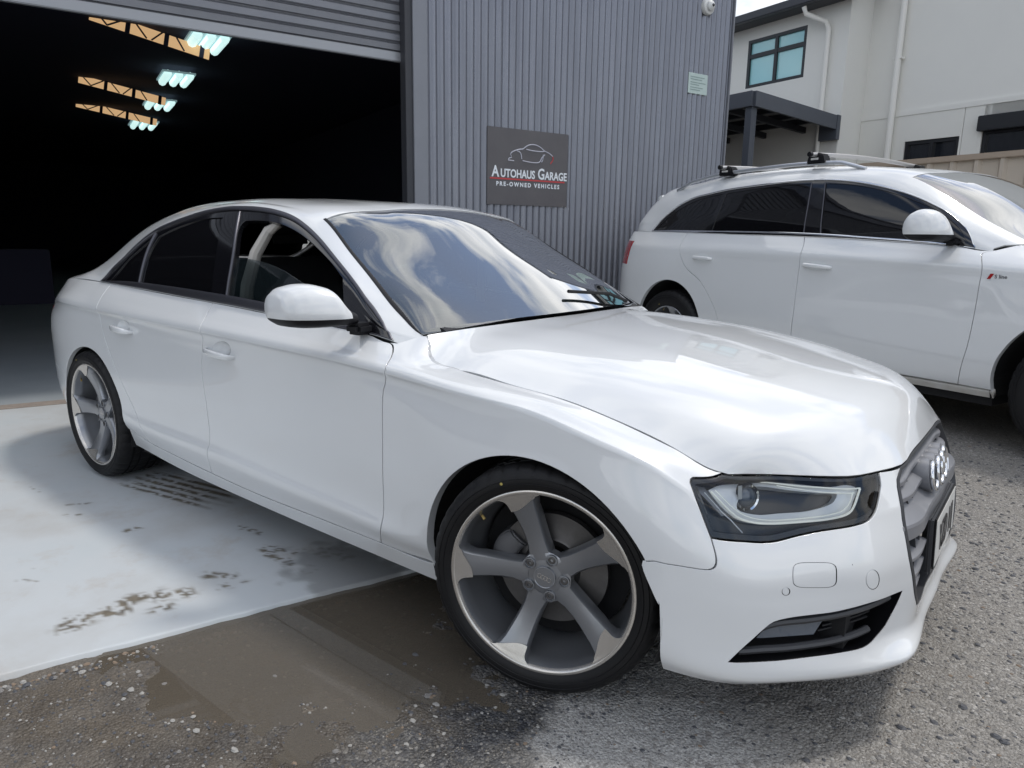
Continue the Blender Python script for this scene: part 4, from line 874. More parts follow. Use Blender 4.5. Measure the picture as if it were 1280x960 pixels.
# front door
fd = outline(PL, [FC, DB, BC, tops(-1.735, -.655)])
cupf = outline(PL, [[(277+11.5*math.cos(t), 437.5+11*math.sin(t)) for t in [2*math.pi*i/24 for i in range(25)]]], step=0.01)
cupr = outline(PL, [[(154.5+8*math.cos(t), 409+8.5*math.sin(t)) for t in [2*math.pi*i/24 for i in range(25)]]], step=0.01)
geo['door'] = panel(PL, fd, off=0.0, holes=[cupf], hole_depth=0.0)
rd = outline(PL, [BC[::-1], tops(-1.735, -2.70), RC[::-1], DBR[::-1]])
rd = outline(PL, [DBR, RC, tops(-2.70, -1.735), BC[::-1]])
geo['rear_door'] = panel(PL, rd, holes=[cupr], hole_depth=0.0)
# sill strip below the doors
sl_top = [('y',-.375,.262),(535,702.5),(476.5,679),(400,648.5),(320,617),(265,592),(230,575),(200,560),(-2.22,.885,.288),('y',-2.42,.325)]
sill_o = outline(PL, [sl_top, [('y',-2.42,.325),('bot',-2.44)], ['line']+[('bot', -2.44+(2.44-.375)*i/12) for i in range(13)], [('bot',-.375),('y',-.375,.262)]])
geo['sill'] = panel(PL, sill_o, flange_dir=(0, -1, 0.3), depth=0.03)
# front fender
HL_REAR = [(888.5,672),(875,636.8),(863,604)]
HOODL = [(910,596.3),(880,575),(840,552),(790,529),(740,510),(700,496.5),(638,479.5),(589,464.5),(560,456)]
a0 = math.degrees(math.asin(max(-1, min(1, (.262-ARF[1])/ARF[3]))))
fa = ell(*ARF, 180-a0, 9.5, 22)
def U(q): return ('uv', *PL.at(q))
A_end = U(fa[-1])
fen = outline(PL, [[(476.5,679),(505,690.5),('y',-.375,.262)], fa, [A_end,(805,702),(835,705.6),(870,711),(886,712.5),(893.5,709),(895.5,700),(893,687),(888.5,672)], HL_REAR, [(863,604),(863.5,599.5),(867,596.8)], ['line',(867,596.8),('top',.452)], [('top',x) for x in (.452,.40,.30,.2,.1,0,-.1,-.2,-.3,-.37,-.45,-.50,-.53,-.555,-.58,-.60,-.655)], FC])
geo['fender'] = panel(PL, fen, flange_dir=(0,-1,0), depth=0.03)
# headlight outline
HLT = [(867,596.8),(910,596.6),(1000,597),(1060,596.5),(1102,595.3)]
HLB = [(1102,595.3),(1101.5,606),(1100,618),(1094.5,640),(1086,650.5),(1069.7,656.7),(1027.5,663.7),(990,671.6),(971,676.6),(952.5,678.3),(929,676.8),(888.5,672)]
hl_top = [('top',x) for x in (.452,.50,.56,.62,.66,.70)]
def topw(wv):   # upper edge of the nose at a given half width
    us = np.linspace(PL.u0, PL.near((.4,-.76,.7))[0], 400); X = PL.ev(us, np.full(400, VT)); return ('uv', us[np.argmin(np.abs(-X[:,1]-wv))], VT)
hl_in = PL.at((1102,597)); hl_in_top = ('uv', hl_in[0], VT-0.001)
us0 = PL.at(('top',.452))[0]
hlt = [('uv', us0+(hl_in[0]-us0)*i/16, VT-0.0015) for i in range(17)]
hl = outline(PL, [HL_REAR, [(863,604),(863.5,599.5),(867,596.8)], ['line',(867,596.8),hlt[0]], hlt, [hlt[-1]]+HLB[1:9], HLB[8:]], step=0.012)
# grille opening (near half, completed across the middle)
GR = [(1120.5,584),(1121.5,600),(1124,620),(1130,660),(1137,700),(1143,740),(1146,756)]
gcorner = PL.at((1120.5,584)); gbot = PL.at((1146,756))
gr_bot = [U((1146,756)), ('uv', gbot[0]*0.6+CEN*0.4, gbot[1]-0.012), ('uv', CEN, gbot[1]-0.020)]
# bumper (near half)
bfront = outline(PL, [[A_end,(805,702),(835,705.6),(870,711),(886,712.5),(893.5,709),(895.5,700),(893,687),(888.5,672)], HLB[::-1][0:4]+HLB[::-1][4:11], [HLB[1], hlt[-1]],
  ['line', hlt[-1], ('uv', gcorner[0], VT-0.0015)], [('uv', gcorner[0], VT-0.0015)]+GR[1:], gr_bot, ['line', gr_bot[-1], ('uv', CEN, 0.0)],
  ['line']+[('uv', CEN+(PL.at((.385,.85,.2))[0]-CEN)*i/30, 0.0) for i in range(31)],
  [('uv', PL.at((.385,.85,.2))[0], 0.0), ('y', .388, .25), ('y',.387,.32), A_end]])
FOG = [[(910.5,827.5),(927,812),(943.7,797),(957,785),(967.6,777.5),(986,772.8),(1010,769.5),(1039,766),(1064,760.5),(1087,754),(1108,747),(1127.5,739)], [(1127.5,739),(1121,754),(1113.7,768),(1106,782),(1097.8,792),(1088,803),(1079,808.8),(1055,814.5),(1028.7,818.5),(981,824.5),(945,827),(910.5,827.5)]]
fog = outline(PL, FOG, step=0.015)
def circ_o(px, py, rx, ry, n=20, p=2.0):
    return outline(PL, [[(px+rx*(abs(math.cos(t))**(2/p))*(1 if math.cos(t) > 0 else -1), py+ry*(abs(math.sin(t))**(2/p))*(1 if math.sin(t) > 0 else -1)) for t in [2*math.pi*i/n for i in range(n+1)]]], step=0.01)
washer = circ_o(1018.5, 719, 27, 15.5, 28, 4.5); sensor = circ_o(982.5, 739.5, 4.6, 4.6, 14); tow = circ_o(1091, 724.5, 8, 12, 18)
geo['bumper'] = panel(PL, bfront, holes=[fog, washer, sensor, tow], hole_gap=0.0016, hole_depth=0.0, depth=0.02, step=0.0207)
for k, o in (('washer_cover', washer), ('parking_sensor', sensor), ('tow_hook_cover', tow)): geo[k] = panel(PL, o, gap=0.0014, depth=0.006, step=0.01, vlines=False)
# rear quarter and rear bumper
ra = ell(*ARR, 2, 171, 22)
rb_line = [('y',-3.13,.50),('y',-3.3,.53),(-3.5,.83,.545),(-3.68,.70,.55),('uv', TAIL, PL.near((-3.83,0,.56))[1])]
tl = [(-3.46,.83,.78),(-3.50,.80,.90),(-3.60,.75,.935),(-3.72,.60,.95),(-3.77,.40,.955),(-3.78,.30,.93),(-3.79,.30,.80),(-3.76,.50,.785),(-3.70,.66,.78),(-3.58,.79,.775),(-3.46,.83,.78)]
tail = outline(PL, [tl[:2], tl[1:6], tl[5:7], tl[6:]], step=0.02)
q_arch = ra[:]
quarter = outline(PL, [RC[::-1], [(-2.22,.885,.288)]+[('y',-2.43,.325)], [('y',-2.43,.325)]+ra, [ra[-1], ('y',-3.13,.50)], rb_line, ['line', ('uv',TAIL,PL.near((-3.83,0,.56))[1]), ('uv',TAIL,VT)],
   [('uv',TAIL+(PL.at(('top',-2.70))[0]-TAIL)*i/24, VT) for i in range(25)]])
geo['rear_quarter'] = panel(PL, quarter, holes=[tail], flange_dir=None, depth=0.02)
geo['tail_light'] = panel(PL, tail, gap=0.002)
ul = PL.near((-3.12,-.87,.26))[0]
rbump = outline(PL, [rb_line[::-1], [('y',-3.13,.50),('y',-3.145,.42),('y',-3.15,.30),('uv',ul,0.0)], ['line']+[('uv', ul+(TAIL-ul)*i/20, 0.0) for i in range(21)], ['line',('uv',TAIL,0.0),('uv',TAIL,PL.near((-3.83,0,.56))[1])]])
geo['rear_bumper'] = panel(PL, rbump, depth=0.02)
# ---- greenhouse
DLO_T = [(490,425),(480,408),(470,391.5),(455,371.5),(440,350),(422,327.5),(405,306.5),(392,292.5),(380,282),(366,272.5),(352,266.8),(337,263),(322,261),(303,260),(285,260.3),(255,265.5),(233,272.5),(213,280),(194,289),(174,304),(155.7,322),(140,337),(127,351.5)]
WST = [(406,273.6),(430,272.3),(465.6,271.2),(500,270.8),(531,271)]
VC = 0.5*(PT.v0+PT.v1)
def mirv(o): q = o.copy(); q[:, 1] = PT.v1-q[:, 1]; return q
def tU(p, q): return ('uv', *p.at(q))
wl = outline(PT, [[(527,418.5),(508,399),(490,378.5),(465,346.5),(440,316),(422,293),(406,273.6)]], step=0.03)
ws_top = outline(PT, [[(406,273.6),(450,271.6),(500,270.6),(535,271.0)]], step=0.03)
# symmetric windscreen: near edge, top to the middle, mirrored
wl_n = outline(PT, [[tU(PT,(406,273.6)), tU(PT,(440,316)), tU(PT,(465,346.5)), tU(PT,(490,378.5)), tU(PT,(508,399)), ('uv', PT.u0, PT.at((528,419))[1])]], step=0.03)
mid_top = PT.near((-1.155, 0, 1.372)); t0 = PT.at((406,273.6))
wt_n = outline(PT, [[('uv', mid_top[0], VC), ('uv', mid_top[0]*0.75+t0[0]*0.25, VC*0.6+t0[1]*0.4), ('uv', *t0)]], step=0.03)
half = np.concatenate([wt_n, wl_n[1:]]); ws = np.concatenate([half, mirv(half)[::-1][:-1]]) if True else None
ws = ws[np.concatenate([[True], np.linalg.norm(np.diff(ws, axis=0), axis=1) > 1e-4])]
dlo = outline(PT, [[tU(PT,q) for q in DLO_T[:1]+DLO_T[1:]], ['line']+[('uv', PT.at((127,351.5))[0]+(PT.at((490,425))[0]-PT.at((127,351.5))[0])*i/30, 0.004) for i in range(31)]], step=0.02)
# rear window, symmetric
rw_n = outline(PT, [[(-2.66,0.0,1.356),(-2.65,.30,1.343),(-2.69,.555,1.275)], [(-2.69,.555,1.275),(-2.9,.575,1.19),(-3.16,.56,1.085)], [(-3.16,.56,1.085),(-3.27,.30,1.11),(-3.30,0.0,1.12)]], step=0.03)
rw_n[0][1] = VC; rw_n[-1][1] = VC
rwin = np.concatenate([rw_n, mirv(rw_n)[::-1][1:-1]])
e = 0.0
us_ = np.linspace(PT.u0, PT.u1, 60); vs_ = np.linspace(0, PT.v1, 40)
wi = PT.at((528,419))
ring = [(PT.u0, v) for v in np.linspace(wi[1], 0, 6)]+[(u, 0.0) for u in us_[1:]]+[(PT.u1, v) for v in vs_[1:]]+[(u, PT.v1) for u in us_[::-1][1:]]+[(PT.u0, v) for v in np.linspace(PT.v1, PT.v1-wi[1], 6)[1:]]
# the windscreen opens to the front edge, so its outline is part of the roof panel's outer outline
rev = [tuple(q) for q in ws if q[0] > PT.u0+0.004]
k0 = int(np.argmin([abs(q[0]-PT.u0)+abs(q[1]-(PT.v1-wi[1])) for q in rev])); rev = rev[k0:]+rev[:k0]
if abs(rev[1][1]-rev[0][1]) > 0.5 or abs(rev[-1][1]-wi[1]) > 0.3: rev = [rev[0]]+rev[1:][::-1]
roof_o = np.array(ring+rev)
geo_roof = panel(PT, roof_o, holes=[dlo, mirv(dlo), rwin], gap=0.0, depth=0.010, step=0.03, hole_depth=0.02)
geo_roof.obj('roof_and_pillars', P_, car)
# hood
uu = np.linspace(PH.u0, PH.u1, 40); vv = np.linspace(PH.v0, PH.v1, 40)
hood_o = np.array([(u, 0.0) for u in uu]+[(PH.u1, v) for v in vv[1:]]+[(u, PH.v1) for u in uu[::-1][1:]]+[(PH.u0, v) for v in vv[::-1][1:-1]])
hood = panel(PH, hood_o, gap=0.003, depth=0.018, step=0.022).obj('bonnet', P_, car)
# one object per side for the painted panels
NAMES = dict(door='front_door', rear_door='rear_door', sill='sill', fender='fender', rear_quarter='rear_quarter', tail_light='tail_light', washer_cover='washer_cover', parking_sensor='parking_sensor', tow_hook_cover='tow_hook_cover')
part = {}
bump = geo['bumper'].both().obj('bumper', P_, car)
rbmp = geo['rear_bumper'].both().obj('rear_bumper', P_, car)
for k, nm in NAMES.items():
    par = bump if k in ('washer_cover', 'parking_sensor', 'tow_hook_cover') else car
    m_ = M['red'] if k == 'tail_light' else P_
    part[k] = geo[k].obj(nm, m_, par); geo[k].mirrored().obj(nm, m_, par)
# dark inner shell that closes the shut lines (stops at the wheel wells, grille and intakes)
def shell(patch, off, skip, nu, nv, urange=None):
    us = np.linspace(*(urange or (patch.u0, patch.u1)), nu); vs = np.linspace(patch.v0, patch.v1, nv)
    A, B = np.meshgrid(us, vs, indexing='ij'); A = A.ravel(); B = B.ravel()
    p = patch.ev(A, B)-off*patch.nrm(A, B); uv = np.stack([A, B], 1); bad = np.zeros(len(A), bool)
    for h in skip: bad |= inside(h, uv)
    fs = [(i*nv+j, (i+1)*nv+j, (i+1)*nv+j+1, i*nv+j+1) for i in range(nu-1) for j in range(nv-1)]
    fs = [f for f in fs if not any(bad[k] for k in f)]
    return p, fs
def arch_poly(c, grow): return outline(PL, [ell(c[0], c[1], c[2]+grow, c[3]+grow, 180-a0, a0-2, 24)+[('y', c[0]+c[2]+grow, .25)], [('y', c[0]+c[2]+grow, .25), ('uv', PL.near((c[0]+c[2]+grow,-.87,.2))[0], 0.0)], [('uv', PL.near((c[0]+c[2]+grow,-.87,.2))[0], 0.0), ('uv', PL.near((c[0]-c[2]-grow,-.87,.2))[0], 0.0), ('y', c[0]-c[2]-grow, .27)]])
arF = arch_poly(ARF, 0.005); arR = arch_poly(ARR, 0.005)
gr_half = outline(PL, [[('uv', gcorner[0], VT)]+GR[1:], gr_bot, ['line', gr_bot[-1], ('uv', CEN, VT)], ['line', ('uv', CEN, VT), ('uv', gcorner[0], VT)]], step=0.012)
P1, F1 = shell(PL, 0.020, [inset(arF, -.015), inset(arR, -.015), inset(hl, -.02), inset(gr_half, -.01), inset(fog, -0.035)], 340, 50)
V = np.array(P1); Vm = V*np.array([1, -1, 1]); n0 = len(V)
mesh_obj('inner_shell', np.concatenate([V, Vm]), F1+[tuple(n0+i for i in f[::-1]) for f in F1], M['void'], car)
# ------------------------------------------------------------------ saloon: lamps, grille, glass, wheels, cabin
def S3(patch, q, off=0.0):
    a = patch.at(q); return patch.ev([a[0]], [a[1]])[0]+off*patch.nrm([a[0]], [a[1]])[0]
def mirror_obj(g, name, m, par): g.obj(name, m, par[0]); g.mirrored().obj(name, m, par[1])
def walls(patch, o, off0, off1, flange=0.0):
    a = patch.ev(o[:, 0], o[:, 1]); n = patch.nrm(o[:, 0], o[:, 1]); v0 = a+off0*n; v1 = a+off1*n; m = len(o)
    G = Geo(); c = v0.mean(0); nn = c-v0; nn /= np.linalg.norm(nn, axis=1)[:, None]
    fs = [(i, (i+1) % m, m+(i+1) % m, m+i) for i in range(m)]
    V4 = np.concatenate([v0, v1]); f = fs[0]
    if np.cross(V4[f[1]]-V4[f[0]], V4[f[2]]-V4[f[0]]) @ nn[0] < 0: fs = [q[::-1] for q in fs]
    G.add(V4, fs, np.concatenate([nn, nn])); return G
def polyp(patch, pts, step=0.012): return outline(patch, [pts+[pts[0]]], step=step)
def polyl(patch, pts, step=0.012): return outline(patch, [['line']+pts+[pts[0]]], step=step)
# ---- headlight
hl_i = inset(hl, 0.003)
for side in (0, 1):
    mk = (lambda g: g) if side == 0 else (lambda g: g.mirrored())
    lamp = mk(panel(PL, hl_i, gap=0.0, depth=0.004, off=-0.0015, step=0.015)).obj('headlight', M['lens'], car)
    mk(panel(PL, hl_i, gap=0.0, depth=0, off=-0.055, step=0.02)).obj('housing', M['lamp_black'], lamp)
    mk(walls(PL, hl_i, -0.004, -0.056)).obj('side_wall', M['lamp_black'], lamp)
    mk(panel(PL, hl_i, holes=[inset(hl_i, 0.011)], gap=0.0, depth=0, hole_depth=0.01, off=-0.005, step=0.02)).obj('rim_seal', M['lamp_black'], lamp)
    r1 = polyp(PL, [(892,607),(897,616),(908,630),(925,644),(948,651.5),(990,652),(1040,647),(1071,640),(1079,625),(1084,608),(1070,603),(1040,605.5),(1005,602),(970,598.5),(935,598.5),(905,599)])
    hole = polyp(PL, [(940,601),(958,602),(990,608),(1030,613),(1056,615),(1052,627),(1020,637),(980,640),(950,641.5),(928,634),(932,615)])
    mk(panel(PL, r1, holes=[hole], gap=0.0, depth=0.012, off=-0.030, step=0.012, vlines=False, hole_depth=0.02)).obj('reflector', M['lamp_silver'], lamp)
    r2 = polyl(PL, [(873,600),(888,600),(893,610),(910,632),(918,640),(911,641),(893,622)])
    mk(panel(PL, r2, gap=0.0, depth=0.006, off=-0.036, step=0.012, vlines=False)).obj('side_reflector', M['grille_grey'], lamp)
    for nm, pts, r, off in (('led_strip', [(893,611),(908,628),(925,643.5),(948,652),(1000,652.5),(1045,648),(1069,641),(1077,630),(1084,609)], .0028, -.021),
                       ('led_strip', [(1084,608),(1040,607.5),(1000,604.5),(975,601),(955,598.5)], .0020, -.021),
                       ('led_strip', [(898,609),(912,625),(930,640),(952,647),(1000,647),(1045,642.5),(1062,637),(1070,627),(1074,614)], .0015, -.020),
                       ('led_strip', [(1076,614.5),(1040,614),(1005,609.5),(975,604)], .0015, -.020),
                       ('indicator_strip', [(884,613),(900,631),(918,651),(932,666)], .0018, -.018)):
        l = outline(PL, [pts], step=0.012); p = PL.ev(l[:, 0], l[:, 1])+off*PL.nrm(l[:, 0], l[:, 1])
        if side: p = p*np.array([1, -1, 1])
        MB().tube(p, r, 8).build(nm, M['lamp_led'] if nm == 'led_strip' else M['lamp_silver'], lamp, smooth=True)
    c0 = S3(PL, (943,615), -.045); sg = 1 if side == 0 else -1
    ax = np.array([0.86, -0.48*sg, 0.10]); ax /= np.linalg.norm(ax); c0 = c0*np.array([1, sg, 1])
    a1 = np.cross(ax, [0, 0, 1.0]); a1 /= np.linalg.norm(a1); a2 = np.cross(a1, ax)
    Fp = lambda x, y, h: c0+a1*x+a2*y+ax*h
    MB().lathe([(.002,.016),(.012,.0145),(.021,.009),(.027,.001),(.028,-.004)], 32, Fp).build('projector_lens', M['lamp_glass'], lamp, smooth=True, sharp=80)
    MB().lathe([(.028,-.01),(.028,.006),(.033,.008),(.036,.002),(.037,-.02)], 32, Fp).build('projector_ring', M['chrome'], lamp, smooth=True)
    st = S3(PL, (929,612), -.020)*np.array([1, sg, 1]); Fs = lambda x, y, h: st+a1*x*sg+a2*y+ax*h
    MB().box(-.006, .006, -.017, .017, 0, .001, Fs).build('paper_label', M['plate'], lamp)
# ---- fog intake
for side in (0, 1):
    mk = (lambda g: g) if side == 0 else (lambda g: g.mirrored())
    fg = mk(panel(PL, fog, gap=0.0, depth=0, off=-0.060, step=0.03)).obj('lower_intake', M['black_plastic'], car)
    mk(walls(PL, fog, -0.001, -0.061)).obj('intake_wall', M['black_plastic'], fg)
    for pts, r in (([(940,800),(955,789),(975,783),(1010,779),(1045,774),(1085,764),(1118,750)], [.004]+[.011]*12), ([(925,818),(955,816),(990,813.5),(1030,808.5),(1065,801),(1092,790)], None), ([(1040,792),(1070,785),(1104,773)], None), ([(1034,798),(1066,791),(1101,780)], None)):
        l = outline(PL, [pts], step=0.015); thin = r is None and pts[0][0] > 1000
        p = PL.ev(l[:, 0], l[:, 1])+(-0.04 if thin else -0.018)*PL.nrm(l[:, 0], l[:, 1])
        if side: p = p*np.array([1, -1, 1])
        MB().tube(p, .004 if thin else .0095, 8).build('intake_fin', M['black_plastic'] if thin else M['grille_dark'], fg, smooth=True)
    fl = polyl(PL, [(953,806),(970,790),(1040,781.5),(1027,801)])
    mk(panel(PL, fl, gap=0.0, depth=0.01, off=-0.032, step=0.02, vlines=False)).obj('fog_lamp', M['lamp_glass'], fg)
# ---- grille
gd = empty('grille'); gd.parent = car
nearE = gr_half                                    # closed half outline
def edge_u(v):
    q = outline(PL, [[('uv', gcorner[0], VT)]+GR[1:]], step=0.01); o = np.argsort(q[:, 1]); return float(np.interp(v, q[o, 1], q[o, 0]))
fr = outline(PL, [[('uv', gcorner[0], VT-.001)]+GR[1:], gr_bot], step=0.012)
frm = np.concatenate([fr, np.stack([2*CEN-fr[::-1, 0], fr[::-1, 1]], 1)[1:]])
full_gr = np.concatenate([frm, [(2*CEN-gcorner[0]+(gcorner[0]*2-2*CEN)*i/20, VT-.001) for i in range(1, 20)]])
G = panel(PL, inset(full_gr, .001), holes=[inset(full_gr, .009)], gap=0.0, depth=0.02, off=0.001, hole_depth=0.05, step=0.02); G.obj('grille_frame', M['grille_dark'], gd)
G = panel(PL, inset(full_gr, -.004), gap=0.0, depth=0.0, off=-0.085, step=0.04); G.obj('grille_backing', M['void'], gd)
def zv(z):       # v at the middle for a given height
    vs = np.linspace(0, VT, 300); Z = PL.ev(np.full(300, CEN), vs)[:, 2]; return float(np.interp(z, Z, vs))
def slat(z, hgt, dep, nm='slat', mt='grille_grey', off0=-0.016, half=None):
    v = zv(z); ue = edge_u(v)+0.004; ue2 = 2*CEN-ue
    if half == 0: ue2 = PL.near((.86, -.205, z))[0]
    if half == 1: ue = 2*CEN-PL.near((.86, -.205, z))[0]
    us = np.linspace(ue, ue2, 25); a = PL.ev(us, np.full(25, v)); n = PL.nrm(us, np.full(25, v)); n[:, 2] = 0; n /= np.linalg.norm(n, axis=1)[:, None]; zz = np.array([0, 0, 1.0])
    prof = [(off0-dep, hgt*1.15), (off0-.003, hgt*.42), (off0, hgt*.28), (off0, -hgt*.38), (off0-.004, -hgt*.48), (off0-dep, -hgt*.35)]
    rows = [a+n*o+zz*h for o, h in prof]; vs = np.concatenate(rows); m = 25; k = len(prof)
    b = MB().add(vs, [(j*m+i, j*m+i+1, ((j+1) % k)*m+i+1, ((j+1) % k)*m+i) for j in range(k) for i in range(m-1)]+[tuple(j*m for j in range(k))]+[tuple(j*m+m-1 for j in range(k))[::-1]])
    return b.build(nm, M[mt], gd, smooth=True, sharp=16)
for z in (.658, .606): slat(z, .017, .036)
slat(.532, .050, .060, 'grille_beam', 'grille_grey', -0.004)
for z in (.455, .403, .351, .300):
    slat(z, .013, .034, half=0); slat(z, .013, .034, half=1)
for wv in (-.30, -.235, .235, .30, -.17, .17, -.1, .1, 0):
    for (za, zb) in ((.29, .50), (.56, .67)):
        if abs(wv) < .2 and za < .5: continue
        if abs(wv) < .2: continue
        b = MB(); n = 8
        for i in range(n):
            pass
        pa = []
        for i in range(n):
            z = za+(zb-za)*i/(n-1); vv_ = zv(z); u_ = PL.near((.85, -abs(wv), z))[0]; q = PL.ev([u_], [vv_])[0]; nn = PL.nrm([u_], [vv_])[0]
            if wv > 0: q = q*[1, -1, 1]; nn = nn*[1, -1, 1]
            pa.append((q, nn))
        vs = [p-nn*d+np.array([0, s_, 0]) for p, nn in pa for d in (.03, .07) for s_ in (-.003, .003)]
        fs = [(4*i+a, 4*i+b_, 4*(i+1)+b_, 4*(i+1)+a) for i in range(n-1) for a, b_ in ((0, 1), (1, 3), (3, 2), (2, 0))]
        b.add(vs, fs); b.build('upright', M['grille_dark'], gd)
# plate carrier and plate
MB().box(-.014, 0, -.205, .205, -.082, .082, lambda x, y, z: (.858+x-.05*z, y, .437+z)).build('plate_carrier', M['grille_dark'], gd, bevel=.006)
pl = MB().box(.0, .004, -.192, .192, -.074, .074, lambda x, y, z: (.859+x-.05*z, y, .4431+z)).build('plate_frame', M['black_plastic'], car, bevel=.002)
MB().box(.0035, .0055, -.186, .186, -.067, .067, lambda x, y, z: (.859+x-.05*z, y, .4431+z)).build('number_plate', M['plate'], pl, bevel=.001)
Mp = Matrix(((0, 0, 1, .8685), (1, 0, 0, 0), (0, 1, 0, .402), (0, 0, 0, 1)))@Matrix(((1, 0, 0, 0), (0, 1, 0, 0), (0, -.05, 1, 0), (0, 0, 0, 1)))
text_mesh('plate_lettering', 'YZD 11J', .118, M['ink'], pl, Mp, extrude=.0008, sx=.62, bold=.0)
# ring emblem: four overlapping rings on a grey boss
for k in range(4):
    y = (-1.5+k)*.066; xo = .826-.5*y*y
    MB().lathe([(.0385+.0046*math.cos(t), .0065*math.sin(t)) for t in np.linspace(0, 2*math.pi, 13)[:-1]], 40, lambda a, b, h: (xo+h+.008-.20*b, y+a, .612+b), close=True).build('emblem_ring', M['chrome'], gd, smooth=True, sharp=80)
    MB().lathe([(.0, -.045), (.0465, -.045), (.0465, -.004), (.041, -.002), (.0325, -.004), (.0325, -.03), (.0, -.03)], 32, lambda a, b, h: (xo+h+.004-.20*b, y+a, .612+b)).build('emblem_boss', M['grille_grey'], gd, smooth=True, sharp=40)
# ---- glass
wsg = panel(PT, inset(ws, 0.004), gap=0.0, depth=0.0, off=-0.004, step=0.03).obj('windscreen', M['windshield'], car)
wi_ = inset(ws, 0.030); lowc = wi_[:, 0] < PT.u0+0.16
wi_[:, 0] = np.where(wi_[:, 0] < PT.u0+0.075, PT.u0+0.075+0.03*(np.abs(wi_[:, 1]-VC)/VC)**3, wi_[:, 0])
d_ = np.concatenate([[True], np.linalg.norm(np.diff(wi_, axis=0), axis=1) > 1e-3]); wi_ = wi_[d_]
panel(PT, inset(ws, 0.004), holes=[wi_], gap=0.0, depth=0.0, hole_depth=0.0, off=-0.010, step=0.03).obj('black_border', M['frit'], wsg)
for mir in (0, 1):
    l = wl_n if not mir else mirv(wl_n); vs, fs = strip(PT, smooth_line(l, .02, False), .014, .002); MB().add(vs, fs).build('windscreen_seal', M['black_plastic'], wsg, smooth=True, sharp=60)
panel(PT, rwin, gap=0.003, depth=0.0, off=-0.003, step=0.05).obj('rear_window', M['glass_tint'], car)
RG = polyp(PT, [(175,357.5),(215,365),(262,374.5)]) if False else None
def seg_o(patch, segs, step=0.015): return outline(patch, segs, step=step)
rg = seg_o(PT, [[(174.5,358),(215,365.5),(262.5,374.5)], [(262.5,374.5),(266,340),(272,300),(278,271)], [(278,271),(255,273),(233,279),(214,286.5),(198,295)], [(198,295),(187,313),(179,335),(174.5,358)]])
qg = seg_o(PT, [[(136,351.5),(152,354.5),(168,357.5)], [(168,357.5),(172,336),(180,313),(189,298)], [(189,298),(174,311),(157,327),(136,351.5)]])
fo = seg_o(PT, [[(283.5,380),(325,390),(380,401),(429,411)], [(429,411),(429,380),(428,347)], [(428,347),(414,328),(400,313),(385,299),(368,287),(345,277.5),(322,274.5),(306,275)], [(306,275),(299,282),(292,320),(283.5,380)]])
for mir in (0, 1):
    f = (lambda o: o) if not mir else mirv
    panel(PT, f(dlo), holes=[f(rg), f(qg), f(fo)], gap=0.001, depth=0.0, hole_depth=0.02, off=-0.003, step=0.03).obj('window_frame', M['black_gloss'], car)
    panel(PT, f(rg), gap=0.0, depth=0.0, off=-0.008, step=0.04).obj('rear_door_glass', M['glass_tint'], car)
    panel(PT, f(qg), gap=0.0, depth=0.0, off=-0.008, step=0.04).obj('quarter_glass', M['glass_tint'], car)
    # mouldings round the side windows
    topl = outline(PT, [[tU(PT, q) for q in DLO_T]], step=0.02); topl = topl if not mir else mirv(topl)
    vs, fs = strip(PT, topl, .016, .005); MB().add(vs, fs).build('window_moulding', M['trim_alu'], car, smooth=True, sharp=60)
    bl = np.array([(PT.at((127,351.5))[0]+(PT.at((490,425))[0]-PT.at((127,351.5))[0])*i/60, .010) for i in range(61)]); bl = bl if not mir else mirv(bl)
    vs, fs = strip(PT, bl, .018, .007); MB().add(vs, fs).build('belt_moulding', M['trim_alu'], car, smooth=True, sharp=60)
    for pp in ([(173,357),(177.5,335),(184,313),(194,292)], [(282,379),(290.5,322),(299,266)]):
        dl = outline(PT, [[tU(PT, q) for q in pp]], step=.02); dl = dl if not mir else mirv(dl)
        vs, fs = strip(PT, dl, .012, .004); MB().add(vs, fs).build('window_divider', M['trim_alu'], car, smooth=True, sharp=60)
hg = seg_o(PT, [[(283.5,380),(325,390),(380,401),(418,409)], [(418,409),(404,382),(388,362),(370,349.5),(345,334),(322,325.5),(300,321.5),(291,321)], [(291,321),(283.5,380)]])
panel(PT, hg, gap=0.0, depth=0.003, off=-0.014, step=0.03).obj('door_glass', M['glass_clear'], car)
panel(PT, mirv(fo), gap=0.0, depth=0.0, off=-0.014, step=0.04).obj('door_glass', M['glass_clear'], car)
P1, F1 = shell(PT, 0.024, [ws, inset(dlo, -.0), mirv(dlo), rwin], 120, 90); mesh_obj('headliner', P1, F1, M['interior'], car)
